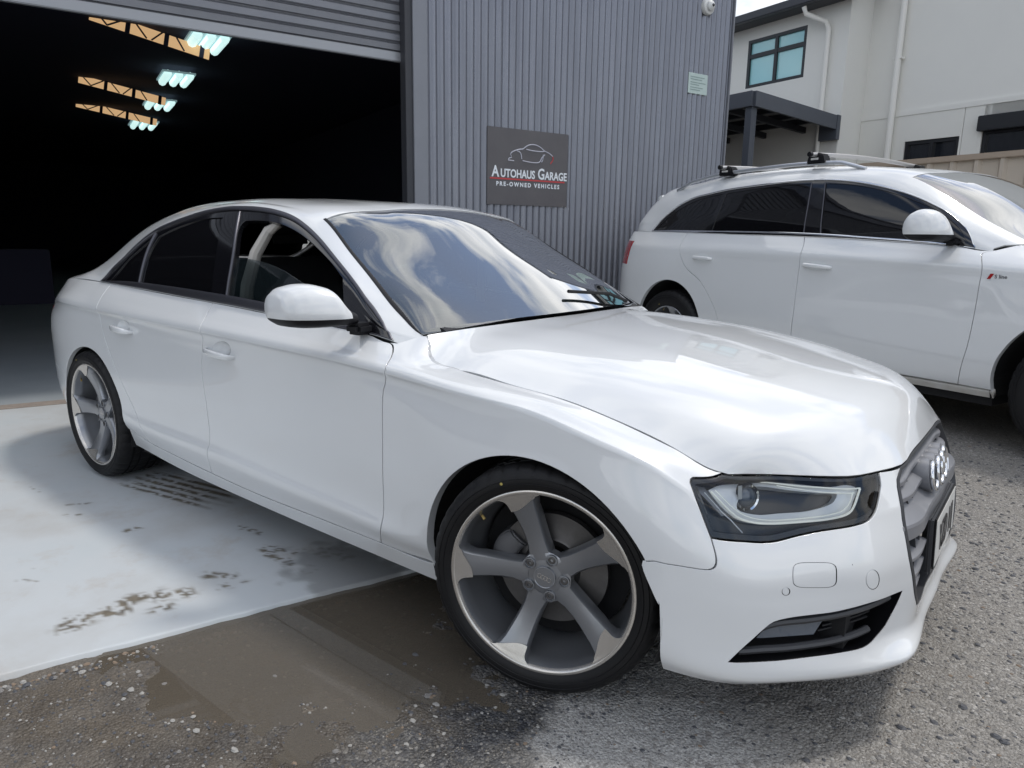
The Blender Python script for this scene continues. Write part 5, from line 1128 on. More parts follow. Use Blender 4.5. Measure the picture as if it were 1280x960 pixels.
# ---- door handles with recesses
for nm, a, b, cc, r in (('front_door', (259,436), (293.5,446.5), (277,438), (11.5, 11)), ('rear_door', (142.5,408.5), (165.5,415.5), (154.5,409), (8, 9))):
    pa, pb = S3(PL, a), S3(PL, b); n = PL.nrm(*[[q] for q in PL.at(cc)])[0]; t = pb-pa; Lh = np.linalg.norm(t); t /= Lh; up = np.cross(n, t); up *= np.sign(up[2])
    cup = cupf if nm == 'front_door' else cupr; gc = panel(PL, cup, gap=0.0, depth=0.0, step=0.006, vlines=False); cm = cup.mean(0)
    uvs = np.array([PL.near(q) for q in gc.v[0]]); dd = dist_poly(cup, uvs); dd = np.clip(dd/dd.max(), 0, 1); dep = .016*(1-(1-dd)**2.2)
    gc.v[0] = gc.v[0]-gc.n[0]*dep[:, None]
    e1 = 1e-3; nn_ = []
    for q, dq in zip(uvs, dd):
        dirv = PL.ev([cm[0]], [cm[1]])[0]-PL.ev([q[0]], [q[1]])[0]; L_ = np.linalg.norm(dirv)
        nn_.append(PL.nrm([q[0]], [q[1]])[0]+(dirv/L_*1.1*(1-dq)**1.2 if L_ > 1e-5 else 0))
    gc.n[0] = np.array(nn_)/np.linalg.norm(nn_, axis=1)[:, None]
    for mir in (0, 1):
        s_ = np.array([1, -1 if mir else 1, 1]); b_ = MB(); rings = []
        prof = [(-.004, -.010, .2), (0.0, .006, .55), (.018, .024, .8), (.05, .032, 1.0), (Lh*.5, .035, 1.05), (Lh-.05, .033, 1.0), (Lh-.016, .028, .85), (Lh, .012, .6), (Lh+.004, -.008, .25)]
        n_ = 14
        for d, o, sc in prof:
            for k in range(n_):
                th = 2*math.pi*k/n_; cx_, cz_ = math.cos(th), math.sin(th)
                b_.v.append(tuple((pa+t*d+n*(o+.008*sc*np.sign(cx_)*abs(cx_)**.8)+up*(.0135*sc*np.sign(cz_)*abs(cz_)**.8))*s_))
        for i in range(len(prof)-1):
            for k in range(n_): b_.f.append((i*n_+k, i*n_+(k+1) % n_, (i+1)*n_+(k+1) % n_, (i+1)*n_+k)); b_.mi.append(0)
        b_.f += [tuple(range(n_)), tuple((len(prof)-1)*n_+k for k in range(n_))[::-1]]; b_.mi += [0, 0]
        host = [o for o in bpy.data.objects if o.parent == car and o.name.split('.')[0] == nm][mir]
        b_.build('door_handle', P_, host, smooth=True, sharp=80); (gc if not mir else gc.mirrored()).obj('handle_recess', P_, host)
# ---- door mirrors
def door_mirror(par, MS, paint, fold=False, zcut=.992):
    ks = np.array([m_[0] for m_ in MS]); TM = tangent_matrix(ks, False); a_, z_ = ks[0], ks[-1]
    xs = np.concatenate([np.linspace(a_, z_-.04, 24), z_-.04+.04*np.sin(np.linspace(0, math.pi/2, 12))[1:]]); R5 = weights(ks, TM, xs)@np.array(MS)
    n_ = 48; vs = []
    for w_, xc, zc, hx, hz in R5:
        for k in range(n_):
            th = 2*math.pi*(k+.5)/n_; cx_, sz_ = math.cos(th), math.sin(th)
            x_ = hx*np.sign(cx_)*abs(cx_)**.75; q_ = hz*np.sign(sz_)*abs(sz_)**.78
            if cx_ < 0: x_ *= .75
            vs.append((xc+x_-.25*q_*(1 if cx_ > 0 else 0), -w_, zc+q_))
    vs = np.array(vs); fs = [(i*n_+k, i*n_+(k+1) % n_, (i+1)*n_+(k+1) % n_, (i+1)*n_+k) for i in range(len(xs)-1) for k in range(n_)]+[tuple(range(n_)), tuple((len(xs)-1)*n_+k for k in range(n_))]
    def part_of(V, keep_up):
        bm = bmesh.new(); bv = [bm.verts.new(q) for q in V]; [bm.faces.new([bv[i] for i in f]) for f in fs]
        for co, no in (((0, 0, zcut), (0, 0, 1)), ((0, -(a_+.024), 0), (0, -1, 0))):
            if keep_up: bmesh.ops.bisect_plane(bm, geom=bm.verts[:]+bm.edges[:]+bm.faces[:], plane_co=co, plane_no=no, clear_inner=True)
        if not keep_up:
            bmesh.ops.bisect_plane(bm, geom=bm.verts[:]+bm.edges[:]+bm.faces[:], plane_co=(0, 0, zcut), plane_no=(0, 0, 1)); bmesh.ops.bisect_plane(bm, geom=bm.verts[:]+bm.edges[:]+bm.faces[:], plane_co=(0, -(a_+.024), 0), plane_no=(0, -1, 0))
            kill = [f for f in bm.faces if f.calc_center_median().z > zcut and f.calc_center_median().y < -(a_+.024)]; bmesh.ops.delete(bm, geom=kill, context='FACES')
        bm.verts.index_update(); o = ([tuple(v.co) for v in bm.verts], [tuple(v.index for v in f.verts) for f in bm.faces]); bm.free(); return o
    UPV, LOV = part_of(vs, True), part_of(vs, False)
    def place(V, mir):
        V2 = np.array(V)
        if mir and fold:        # folded back against the door
            pv = np.array([MS[0][1]-.20, -(MS[0][0]-.005), -.01]); c_, n_q = math.cos(math.radians(-84)), math.sin(math.radians(-84)); q = V2-np.array([MS[0][1], -MS[0][0], 0])
            V2 = np.stack([q[:, 0]*c_-q[:, 1]*n_q, q[:, 0]*n_q+q[:, 1]*c_, q[:, 2]], 1)+pv
        return V2*np.array([1, -1 if mir else 1, 1])
    for mir in (0, 1):
        s_ = np.array([1, -1 if mir else 1, 1])
        mo = MB().add(place(UPV[0], mir), UPV[1]).build('door_mirror', paint, par, smooth=True, sharp=60)
        MB().add(place(LOV[0], mir), LOV[1]).build('mirror_base', M['black_plastic'], mo, smooth=True, sharp=60)
        m0 = MS[0]; MB().box(m0[1]-.02, m0[1]+.05, -(m0[0]+.02), -(m0[0]-.05), m0[2]-.055, m0[2]-.015, lambda x, y, z: tuple(np.array([x+.01, y, z])*s_)).build('mirror_foot', M['black_plastic'], mo, bevel=.012)
door_mirror(car, [(.845,-.795,.990,.040,.020),(.865,-.800,.994,.046,.026),(.885,-.808,1.006,.055,.040),(.905,-.822,1.022,.068,.056),(.94,-.848,1.030,.080,.067),(.975,-.872,1.032,.088,.070),(1.010,-.896,1.030,.088,.066),(1.040,-.916,1.026,.074,.052),(1.053,-.926,1.022,.050,.032),(1.058,-.930,1.020,.014,.010)], P_, True)
# ---- wipers
MB().tube([S3(PT, ('uv', PT.u0+.02, VC+.42), .012), S3(PT, ('uv', PT.u0+.06, VC+.30), .028), S3(PT, ('uv', PT.u0+.10, VC+.05), .02)], .007, 8).build('wiper_arm', M['black_plastic'], car, smooth=True)
# ---- wheels
R0 = .2665
def make_wheel(parent, loc, steer, sgn=1, rot=-16.5, rim='rim_grey', face='rim_face', rs=1.0):
    """axis along -y (near side); sgn=-1 builds the far side"""
    w_ = empty('wheel', loc, steer); w_.parent = parent
    OFF = -.125
    F0_ = lambda x, y, h: (x, sgn*(OFF-h), y)
    F = lambda x, y, h: (x*rs, sgn*(OFF-h), y*rs)
    def PF(r, a, h):          # polar: a degrees clockwise from straight up
        t = math.radians(a+rot); return F(r*math.sin(t), r*math.cos(t), h)
    prof = [(.262, -.004), (.268, .004), (.280, .010), (.296, .0125), (.310, .009), (.3215, .0), (.3285, -.014), (.3325, -.034)]
    for g in (-.055, -.092, -.150, -.190): prof += [(.3330, g+.006), (.3265, g+.005), (.3265, g-.005), (.3330, g-.006)]
    prof += [(.3325, -.214), (.3285, -.234), (.316, -.250), (.290, -.258), (.262, -.24)]
    b = MB(); n = 210; k = len(prof)
    for i in range(n):
        th = 2*math.pi*i/n
        for j, (r, h) in enumerate(prof):
            r = .262*rs+(r-.262)*(.333-.262*rs)/(.333-.262)
            if j in (5, 6, 7) and i % 5 == 0: r -= .0045
            if j in (11, 12, 15, 16, 19, 20) and i % 5 == 2: r -= .004
            b.v.append(F0_(r*math.cos(th), r*math.sin(th), h))
    for i in range(n):
        for j in range(k-1): b.f.append((i*k+j, i*k+j+1, ((i+1) % n)*k+j+1, ((i+1) % n)*k+j)); b.mi.append(0)
    ty = b.build('tyre', M['rubber'], w_, smooth=True, sharp=28)
    for rr_ in (.287, .302): MB().lathe([(rr_-.0012, .0118), (rr_, .0136), (rr_+.0012, .0118)], 120, F if rs > .99 else (lambda x, y, h: F0_(x*.99, y*.99, h))).build('sidewall_rib', M['rubber'], ty, smooth=True)
    MB().lathe([(.262, -.010), (R0, -.004), (R0+.001, .002), (.2645, .0045), (.2570, .0035), (.2545, .0), (.2515, -.008)], 128, F).build('rim_lip', M[face], w_, smooth=True, sharp=50)
    MB().lathe([(.2515, -.007), (.2460, -.022), (.2425, -.045), (.2405, -.085), (.2300, -.110), (.2260, -.150), (.2300, -.21), (.25, -.235)], 128, F).build('rim_barrel', M[rim], w_, smooth=True, sharp=50)
    # spokes: stations along the radius: (r, left angle, right angle, height)
    st = [(.050,-38,38,-.046),(.075,-27,27,-.046),(.100,-17.5,18,-.0455),(.13,-13.2,14,-.041),(.16,-11.2,12.3,-.033),(.19,-10.3,11.4,-.024),(.215,-9.9,10.9,-.015),(.235,-9.8,11.2,-.008),(.2475,-11.5,12.8,-.004),(.2545,-15,16,-.001)]
    for s in range(5):
        v = []; f = []; m = 9
        for r, al, ar, h in st:
            wd = math.radians(ar-al)*r
            ch = min(.30, .012/wd*1.0)
            for q, (t, dh) in enumerate(((0, -.050), (0, -.010), (ch*.55, -.001), (.30, .0012), (.5, .002), (.70, .0012), (1-ch*.55, -.001), (1, -.010), (1, -.050))):
                hh = h+dh if dh > -.04 else min(h-.012, -.050) if r > .2 else h-.04
                v.append(PF(r, 72*s+al+(ar-al)*t, hh))
        for i in range(len(st)-1):
            for j in range(m-1): f.append((i*m+j, i*m+j+1, (i+1)*m+j+1, (i+1)*m+j))
        sp = MB().add(v, f).build('spoke', M[rim], w_, smooth=True, sharp=38)
        # machined end of the blade: a facet whose inner edge runs from the leading to the trailing side
        v = []; nI, nJ = 8, 8
        for j in range(nJ+1):
            t = j/nJ; r_in = .2085+(.2430-.2085)*(t**1.6)-.006*math.sin(math.pi*t)
            for i in range(nI+1):
                r = r_in+(.2560-r_in)*i/nI
                al = np.interp(r, [q[0] for q in st], [q[1] for q in st]); ar = np.interp(r, [q[0] for q in st], [q[2] for q in st]); h = np.interp(r, [q[0] for q in st], [q[3] for q in st])
                a_ = al+(ar-al)*(.03+.94*t); v.append(PF(r, 72*s+a_, h+.0028+.0008*math.sin(math.pi*t)))
        f = [(j*(nI+1)+i, j*(nI+1)+i+1, (j+1)*(nI+1)+i+1, (j+1)*(nI+1)+i) for j in range(nJ) for i in range(nI)]
        MB().add(v, f).build('machined_tip', M[face], sp, smooth=True)
        t = 72*s+36; px_, pz_ = .0565*math.sin(math.radians(t+rot)), .0565*math.cos(math.radians(t+rot))
        Fb = lambda x, y, h: F(px_+x, pz_+y, h)
        MB().lathe([(.0175, -.0445), (.0165, -.040), (.0140, -.0395), (.0135, -.052), (.0, -.052)], 24, Fb).build('bolt_hole', M['rim_grey'], w_, smooth=True, sharp=40)
        MB().lathe([(.0108, -.052), (.0108, -.043), (.0085, -.0415), (.0048, -.0418), (.0045, -.047), (.0, -.047)], 12, Fb).build('wheel_bolt', M['brake'], w_, smooth=True, sharp=30)
    MB().lathe([(.0, -.0455), (.070, -.0455), (.0745, -.048), (.076, -.075)], 60, F).build('hub', M[rim], w_, smooth=True, sharp=40)
    cp = MB().lathe([(.0, -.0385), (.0285, -.0392), (.0300, -.0380), (.0325, -.0385), (.0335, -.0455)], 48, F).build('centre_cap', M['rim_grey'], w_, smooth=True, sharp=40)
    for q in range(4):
        cx_ = (-1.5+q)*.0095
        MB().lathe([(.0062+.0009*math.cos(t), -.0385+.0009*math.sin(t)) for t in np.linspace(0, 2*math.pi, 7)[:-1]], 24, lambda x, y, h: F(x+cx_*math.cos(.3), y+cx_*math.sin(-.3), h), close=True).build('cap_ring', M['rim_face'], cp, smooth=True)
    MB().lathe([(.060, -.125), (.085, -.105), (.092, -.108), (.1635, -.108), (.1635, -.132), (.09, -.132)], 72, F).build('brake_disc', M['brake'], w_, smooth=True, sharp=30)
    # caliper towards the rear of the axle
    b = MB(); arc = np.linspace(-112, -52, 13)
    ring = [(.105, -.088), (.125, -.078), (.160, -.078), (.180, -.088), (.183, -.15), (.10, -.15)]
    for a_ in arc:
        e_ = abs(a_+82)/30; k_ = 1-.12*e_**3
        for r, h in ring: b.v.append(F(r*k_*math.sin(math.radians(a_)), r*k_*math.cos(math.radians(a_)), h if h < -.1 else h-.012*e_**2))
    m = len(ring); b.f = [(i*m+j, i*m+(j+1) % m, (i+1)*m+(j+1) % m, (i+1)*m+j) for i in range(len(arc)-1) for j in range(m)]+[tuple(range(m)), tuple((len(arc)-1)*m+j for j in range(m))[::-1]]; b.mi = [0]*len(b.f)
    b.build('brake_caliper', M['caliper'], w_, bevel=.005)
    MB().lathe([(.0, -.15), (.22, -.15)], 40, F).build('dust_shield', M['well'], w_)
    vp = PF(.236, -49+16.5-16.5, -.03)
    MB().tube([PF(.243, -33, -.028), PF(.230, -33, -.024)], .0045, 8).build('valve_stem', mat('brass_valve', (.45, .33, .12), .4, .6) if 'brass_valve' not in bpy.data.materials else bpy.data.materials['brass_valve'], w_, smooth=True)
    yel = bpy.data.materials.get('yellow_dot') or mat('yellow_dot', (.42, .34, .10), .5)
    MB().lathe([(.0, .0133), (.0042, .0130)], 14, lambda x, y, h: F(x+.296*math.sin(math.radians(-22)), y+.296*math.cos(math.radians(-22)), h)).build('paint_dot', yel, ty)
    return w_
for (x, st_, s_) in ((0, .286, 1), (-2.808, 0, 1), (0, .286, -1), (-2.808, 0, -1)):
    make_wheel(car, (x, -.780*s_, .333), st_, s_)
# ---- wheel wells, underside, engine bay, cabin
for cx_, (ex, ez) in ((0, (ARF[2], ARF[3])), (-2.795, (ARR[2], ARR[3]))):
    for s_ in (-1, 1):
        b = MB(); n = 30; v = []
        for i in range(n+1):
            a_ = math.radians(-18+216*i/n); x_, z_ = cx_+(ex+.006)*math.cos(a_), .333+(ez+.006)*math.sin(a_)
            v += [(x_, s_*.885, z_), (x_+.02*math.cos(a_), s_*.80, z_+.02*math.sin(a_)), (x_+.02*math.cos(a_), s_*.46, z_+.02*math.sin(a_))]
        b.add(v, [(3*i+j, 3*i+j+1, 3*i+j+4, 3*i+j+3) for i in range(n) for j in (0, 1)]+[tuple(3*i+2 for i in range(n+1))])
        b.build('wheel_well', M['well'], car)
b = MB()
b.box(-.40, .70, -.47, .47, .20, .62); b.box(-2.42, -.40, -.84, .84, .20, .30); b.box(-3.65, -2.42, -.47, .47, .26, .55); b.box(-2.4, -.42, -.84, -.80, .22, .80); b.box(-2.4, -.42, .80, .84, .22, .80)
b.box(.40, .74, -.60, .60, .22, .50); b.box(-3.6, -3.2, -.66, .66, .30, .80)
b.build('underbody', M['well'], car)
ci = empty('cabin'); ci.parent = car
MB().box(-.98, -.50, -.74, .74, .70, .905, lambda x, y, z: (x, y, z+(.03 if x > -.6 and z > .8 else 0)-.04*abs(y)**2)).build('dashboard', M['interior_mid'], ci, bevel=.03)
MB().box(-1.05, -.80, -.56, -.20, .86, .965).build('instrument_cowl', M['interior_mid'], ci, bevel=.035)
MB().box(-2.4, -.6, -.78, .78, .30, .34).build('cabin_floor', M['interior'], ci)
for s_ in (-1, 1): MB().box(-2.5, -.6, s_*.765-.015, s_*.765+.015, .34, .93).build('door_card', M['interior'], ci, bevel=.01)
def tilt(cx_, cz_, a_): return lambda x, y, z: (cx_+math.cos(a_)*(x)-math.sin(a_)*(z), y, cz_+math.sin(a_)*(x)+math.cos(a_)*z)
for y_ in (-.37, .37):
    MB().box(-.27, .27, y_-.25, y_+.25, -.07, .07, tilt(-1.35, .55, .12)).build('seat_cushion', M['leather'], ci, bevel=.05)
    MB().box(-.07, .07, y_-.24, y_+.24, .0, .60, tilt(-1.62, .58, .30)).build('backrest', M['leather'], ci, bevel=.055)
    MB().box(-.045, .045, y_-.13, y_+.13, .66, .84, tilt(-1.62, .58, .27)).build('headrest', M['leather'], ci, bevel=.04)
MB().box(-2.75, -2.25, -.66, .66, .45, .60).build('rear_bench', M['leather'], ci, bevel=.05)
MB().box(-.08, .08, -.66, .66, .0, .60, tilt(-2.62, .55, .42)).build('rear_backrest', M['leather'], ci, bevel=.05)
tw = tilt(-1.08, .975, -.42)
MB().lathe([(.180+.014*math.cos(t), .014*math.sin(t)) for t in np.linspace(0, 2*math.pi, 11)[:-1]], 48, lambda a, b_, h: tw(h, a-.37, b_), close=True).build('steering_wheel', M['leather'], ci, smooth=True, sharp=80)
MB().box(-.03, .02, -.37-.06, -.37+.06, -.05, .05, tw).build('wheel_hub', M['leather'], ci, bevel=.02)
MB().box(-.02, .0, -.37-.175, -.37+.175, -.02, .02, tw).build('wheel_spoke', M['leather'], ci, bevel=.008)
MB().box(-.02, .02, -.11, .11, -.032, .032, tilt(-1.20, 1.285, -.1)).build('rear_view_mirror', mat('mirror_housing_pale', (.30, .38, .35), .4), ci, bevel=.014)
MB().tube([(-1.20, 0, 1.29), (-1.16, 0, 1.335)], .012, 8).build('mirror_stalk', M['interior_mid'], ci)
for s_ in (-1, 1):
    MB().tube([(-1.60, s_*.745, .90), (-1.58, s_*.735, 1.05), (-1.56, s_*.70, 1.18), (-1.53, s_*.655, 1.27), (-1.44, s_*.625, 1.318), (-1.3, s_*.62, 1.27)], [.028, .026, .024, .022, .018, .012], 10).build('pillar_trim', M['beige'], ci, smooth=True)
MB().tube([(-.56, -.66, .93), (-.60, .0, .955), (-.56, .66, .93)], .03, 8).build('cowl', M['black_plastic'], car)
# ------------------------------------------------------------------ white SUV behind
suv = empty('parked_suv', (1.528, 3.208, .10), -.3396)
tag(suv, 'white SUV with tinted windows and roof bars, parked behind the saloon by the fence', 'SUV')
_c, _s = math.cos(-.3396), math.sin(-.3396)
def INV(o, pt):
    o = np.array(o, float)-(np.array([1.528, 3.208, .10]) if pt else 0)
    return np.array([_c*o[0]+_s*o[1], -_s*o[0]+_c*o[1], o[2]])
def col8(x, ws, zs): return [(x, a, b) for a, b in zip(ws, zs)]
WS = (.925,.955,.985,.985,.962,.955,.910,.860)
QL = neg([
 [(.93,0,.24),(.98,0,.30),(.99,0,.45),(1.0,0,.60),(.99,0,.75),(.97,0,.88),(.93,0,.96),(.88,0,1.0)],
 [(.88,.45,.24),(.93,.46,.30),(.94,.46,.45),(.95,.46,.60),(.94,.46,.75),(.92,.46,.87),(.87,.45,.95),(.82,.45,.99)],
 [(.68,.74,.25),(.74,.76,.31),(.76,.77,.45),(.77,.77,.60),(.76,.77,.75),(.73,.76,.86),(.68,.74,.93),(.62,.72,.975)],
 [(.45,.88,.26),(.48,.92,.32),(.48,.94,.46),(.48,.945,.60),(.47,.935,.78),(.44,.91,.90),(.40,.87,.96),(.34,.80,1.01)],
 col8(.20,(.92,.955,.982,.985,.968,.945,.90,.83),(.27,.33,.48,.62,.90,.98,1.02,1.055)),
 col8(.0,(.92,.955,.985,.988,.968,.952,.90,.835),(.28,.33,.48,.62,.93,1.005,1.045,1.08)),
 col8(-.36,(.92,.955,.985,.985,.964,.955,.905,.835),(.29,.335,.47,.60,.96,1.028,1.07,1.105)),
 col8(-.50,(.925,.955,.985,.985,.964,.955,.905,.785),(.29,.335,.469,.60,.965,1.034,1.082,1.158)),
 col8(-.58,WS[:7]+(.845,),(.29,.335,.468,.60,.97,1.037,1.085,1.128)),
 col8(-.80,WS,(.29,.335,.475,.60,.98,1.046,1.10,1.147)),
 col8(-1.2,WS,(.29,.335,.495,.62,.99,1.062,1.118,1.168)),
 col8(-1.8,WS,(.29,.335,.535,.66,1.0,1.078,1.138,1.195)),
 col8(-2.4,WS,(.30,.345,.57,.70,1.01,1.09,1.152,1.210)),
 col8(-2.8,(.93,.965,.99,.99,.97,.955,.91,.858),(.33,.40,.56,.72,1.02,1.096,1.16,1.220)),
 col8(-3.2,(.93,.965,.99,.992,.97,.95,.905,.85),(.33,.40,.55,.74,1.02,1.10,1.166,1.231)),
 col8(-3.5,(.90,.935,.965,.965,.945,.925,.88,.832),(.33,.39,.54,.74,1.02,1.105,1.17,1.238)),
 col8(-3.72,(.84,.88,.90,.905,.89,.865,.83,.785),(.33,.39,.52,.72,1.0,1.10,1.17,1.238)),
 [(-3.88,.70,.34),(-3.92,.72,.40),(-3.93,.74,.52),(-3.93,.74,.72),(-3.90,.73,.98),(-3.88,.71,1.08),(-3.86,.68,1.16),(-3.83,.63,1.235)],
 [(-3.98,.35,.34),(-4.02,.36,.40),(-4.04,.37,.52),(-4.04,.37,.72),(-4.0,.36,.98),(-3.97,.35,1.08),(-3.94,.33,1.16),(-3.90,.30,1.235)],
 [(-4.0,0,.34),(-4.04,0,.40),(-4.06,0,.52),(-4.06,0,.72),(-4.02,0,.98),(-3.99,0,1.08),(-3.95,0,1.16),(-3.91,0,1.235)],
])
QPL = Patch(ghosted(QL), True, False, ghost=(2, 2), nu=420, nv=80, rows1=(6, 7))
QT = full([
 [(-.60,.846,1.120),(-.60,.842,1.130),(-.60,.836,1.140),(-.595,.825,1.150),(-.50,.780,1.165),(-.32,.45,1.160),(-.25,0,1.165)],
 [(-.80,.86,1.147),(-.80,.853,1.180),(-.80,.842,1.212),(-.80,.815,1.255),(-.78,.75,1.305),(-.60,.42,1.322),(-.53,0,1.328)],
 [(-1.0,.86,1.158),(-1.0,.845,1.24),(-1.0,.825,1.31),(-1.0,.785,1.385),(-.98,.715,1.44),(-.82,.40,1.462),(-.76,0,1.468)],
 [(-1.3,.86,1.172),(-1.3,.842,1.28),(-1.3,.808,1.40),(-1.3,.765,1.508),(-1.25,.68,1.580),(-1.14,.38,1.618),(-1.09,0,1.625)],
 [(-1.6,.86,1.186),(-1.6,.84,1.31),(-1.6,.80,1.45),(-1.6,.755,1.573),(-1.58,.665,1.650),(-1.52,.36,1.680),(-1.5,0,1.687)],
 [(-2.0,.86,1.20),(-2.0,.84,1.33),(-2.0,.797,1.47),(-2.0,.75,1.597),(-2.0,.66,1.680),(-2.0,.35,1.710),(-2.0,0,1.717)],
 [(-2.5,.86,1.211),(-2.5,.838,1.33),(-2.5,.797,1.46),(-2.5,.755,1.577),(-2.5,.66,1.672),(-2.5,.35,1.712),(-2.5,0,1.722)],
 [(-2.9,.858,1.222),(-2.9,.836,1.32),(-2.9,.802,1.43),(-2.9,.765,1.537),(-2.9,.67,1.645),(-2.9,.35,1.692),(-2.9,0,1.702)],
 [(-3.2,.85,1.231),(-3.2,.836,1.30),(-3.2,.812,1.375),(-3.2,.785,1.450),(-3.2,.69,1.590),(-3.2,.36,1.655),(-3.2,0,1.668)],
 [(-3.45,.838,1.238),(-3.45,.829,1.265),(-3.45,.816,1.295),(-3.45,.800,1.333),(-3.47,.70,1.520),(-3.52,.36,1.615),(-3.55,0,1.63)],
 [(-3.62,.808,1.239),(-3.63,.80,1.26),(-3.64,.785,1.29),(-3.65,.77,1.325),(-3.67,.67,1.42),(-3.72,.34,1.47),(-3.74,0,1.48)],
 [(-3.80,.68,1.237),(-3.81,.66,1.24),(-3.82,.64,1.245),(-3.83,.60,1.25),(-3.86,.50,1.25),(-3.89,.28,1.25),(-3.90,0,1.25)],
])
QPT = Patch(QT, True, False, nu=300, nv=120)
QH = full([
 [(-.50,.780,1.163),(-.42,.62,1.160),(-.32,.45,1.158),(-.27,.22,1.160),(-.25,0,1.162)],
 [(-.43,.81,1.13),(-.36,.63,1.150),(-.26,.44,1.154),(-.20,.22,1.157),(-.18,0,1.159)],
 [(-.36,.835,1.105),(-.28,.64,1.137),(-.20,.43,1.148),(-.14,.22,1.152),(-.12,0,1.154)],
 [(0,.835,1.08),(.05,.63,1.10),(.08,.42,1.115),(.1,.21,1.12),(.1,0,1.122)],
 [(.20,.83,1.055),(.28,.62,1.065),(.34,.42,1.08),(.38,.21,1.088),(.40,0,1.09)],
 [(.34,.80,1.01),(.50,.62,1.02),(.60,.43,1.03),(.66,.22,1.04),(.68,0,1.045)],
 [(.62,.72,.975),(.74,.59,.983),(.82,.45,.99),(.87,.22,.997),(.88,0,1.0)],
])
_us = np.linspace(QPL.near((.55,-.72,.98))[0], QPL.near((-.9,-.86,1.15))[0], 900); _X = QPL.ev(_us, np.full(900, QPL.v1))
for i in range(0, 6):
    q = _X[np.argmin(abs(_X[:, 0]-QH[i][0][0]))]; QH[i][0] = tuple(q); QH[i][-1] = (q[0], -q[1], q[2])
QPH = Patch(QH, True, False, nu=80, nv=80)
if QPH.nrm([0.5*(QPH.u0+QPH.u1)], [0.5*(QPH.v0+QPH.v1)])[0][2] < 0: QPH.sgn *= -1
if QPT.nrm([0.5*(QPT.u0+QPT.u1)], [0.5*(QPT.v0+QPT.v1)])[0][2] < 0: QPT.sgn *= -1
_q = QPL.near((-1.5, -.95, .6))
if QPL.nrm([_q[0]], [_q[1]])[0][1] > 0: QPL.sgn *= -1
QV = QPL.v1; QC = QPL.ku[2]; QE = QPL.ku[-3]
def qo(patch, segs, step=0.03): return outline(patch, segs, INV, step)
QFC = [('top',-.585),(1229,316),(1227.5,335),(1224,355),(1219,385),(1212,420),(1205,445),(1200,463),('y',-.63,.345)]
QBC = [('y',-1.79,.345),(989,412),(993,380),(996,355),(1000,320),(1004,308),('top',-1.83)]
QRC = [('y',-2.42,.37),('y',-2.46,.52),('y',-2.54,.68),('y',-2.66,.82),('y',-2.86,.95),('y',-2.95,1.08),('top',-2.97)]
def qt(a, b, n=12): return [('top', a+(b-a)*i/n) for i in range(n+1)]
QAF = (0.0, .40, .455, .425); QAR = (-3.03, .40, .385, .425)
def qbody(k, o, m=None, host=None, **kw):
    g = panel(QPL, o, step=0.035, **kw); m = m or P_; a = g.obj(k, m, host or suv); g.mirrored().obj(k, m, host or suv); return a
bot = lambda a, b, z=.345, n=8: [('y', a+(b-a)*i/n, z) for i in range(n+1)]
qfd = qbody('front_door', qo(QPL, [QFC, bot(-.63,-1.79), QBC, qt(-1.83,-.585)]), gap=.003)
qrd = qbody('rear_door', qo(QPL, [bot(-1.79,-2.42)[:-1]+[('y',-2.42,.37)], QRC, qt(-2.97,-1.83), QBC[::-1]]), gap=.003)
qbody('sill', qo(QPL, [bot(-.44,-2.50,.333,16), [('y',-2.50,.333),('bot',-2.50)], ['line']+[('bot',-2.5+2.06*i/10) for i in range(11)], [('bot',-.44),('y',-.44,.333)]]), M['paint_dirty'], depth=.03)
fa_ = ell(*QAF, 190, 8, 18)
qbody('fender', qo(QPL, [[('y',-.63,.345),('y',-.455,.342)], [('y',-.455,.342)]+fa_, [fa_[-1],(.52,.93,.50),(.60,.86,.72)], [(.60,.86,.72),('top',.36)], [('top',x) for x in (.36,.2,0,-.2,-.36,-.5,-.585)], QFC]), gap=.003, flange_dir=(0,-1,0), depth=.04)
ra_ = ell(*QAR, 5, 172, 20)
qtl = [(-3.62,.86,.93),(-3.60,.85,1.13),(-3.76,.78,1.14),(-3.86,.60,1.14),(-3.92,.60,.97),(-3.80,.80,.94)]
qtail = qo(QPL, [['line']+qtl+[qtl[0]]])
qbody('rear_quarter', qo(QPL, [QRC[::-1], [('y',-2.42,.37),('y',-2.60,.39)], ra_, [ra_[-1],('y',-3.46,.42),('uv', QPL.near((-3.47,-.9,.3))[0], 0.0)], ['line']+[('uv', QPL.near((-3.47,-.9,.3))[0]*(1-t)+QE*t, 0.0) for t in np.linspace(0,1,12)], ['line', ('uv',QE,0.0), ('uv',QE,QV)], [('uv', QE+(QPL.at(('top',-2.97))[0]-QE)*i/20, QV) for i in range(21)]]), holes=[qtail], gap=.003, depth=.03)
qbody('tail_light', qtail, M['red'], gap=.002)
qbody('front_bumper', qo(QPL, [[('y',.47,.45),(.52,.93,.52),(.60,.86,.72)], [(.60,.86,.72),('top',.36)], ['line']+[('uv', QPL.at(('top',.36))[0]*(1-t)+QC*t, QV) for t in np.linspace(0,1,12)], ['line',('uv',QC,QV),('uv',QC,0.0)], ['line']+[('uv', QC*(1-t)+QPL.near((.46,-.9,.26))[0]*t, 0.0) for t in np.linspace(0,1,12)], [('uv', QPL.near((.46,-.9,.26))[0], 0.0),('y',.47,.45)]]), depth=.02)
ho = np.array([(u, 0.0) for u in np.linspace(QPH.u0,QPH.u1,24)]+[(QPH.u1, v) for v in np.linspace(0,QPH.v1,30)[1:]]+[(u, QPH.v1) for u in np.linspace(QPH.u1,QPH.u0,24)[1:]]+[(QPH.u0, v) for v in np.linspace(QPH.v1,0,30)[1:-1]])
panel(QPH, ho, gap=.004, depth=.03, step=.05).obj('bonnet', P_, suv)
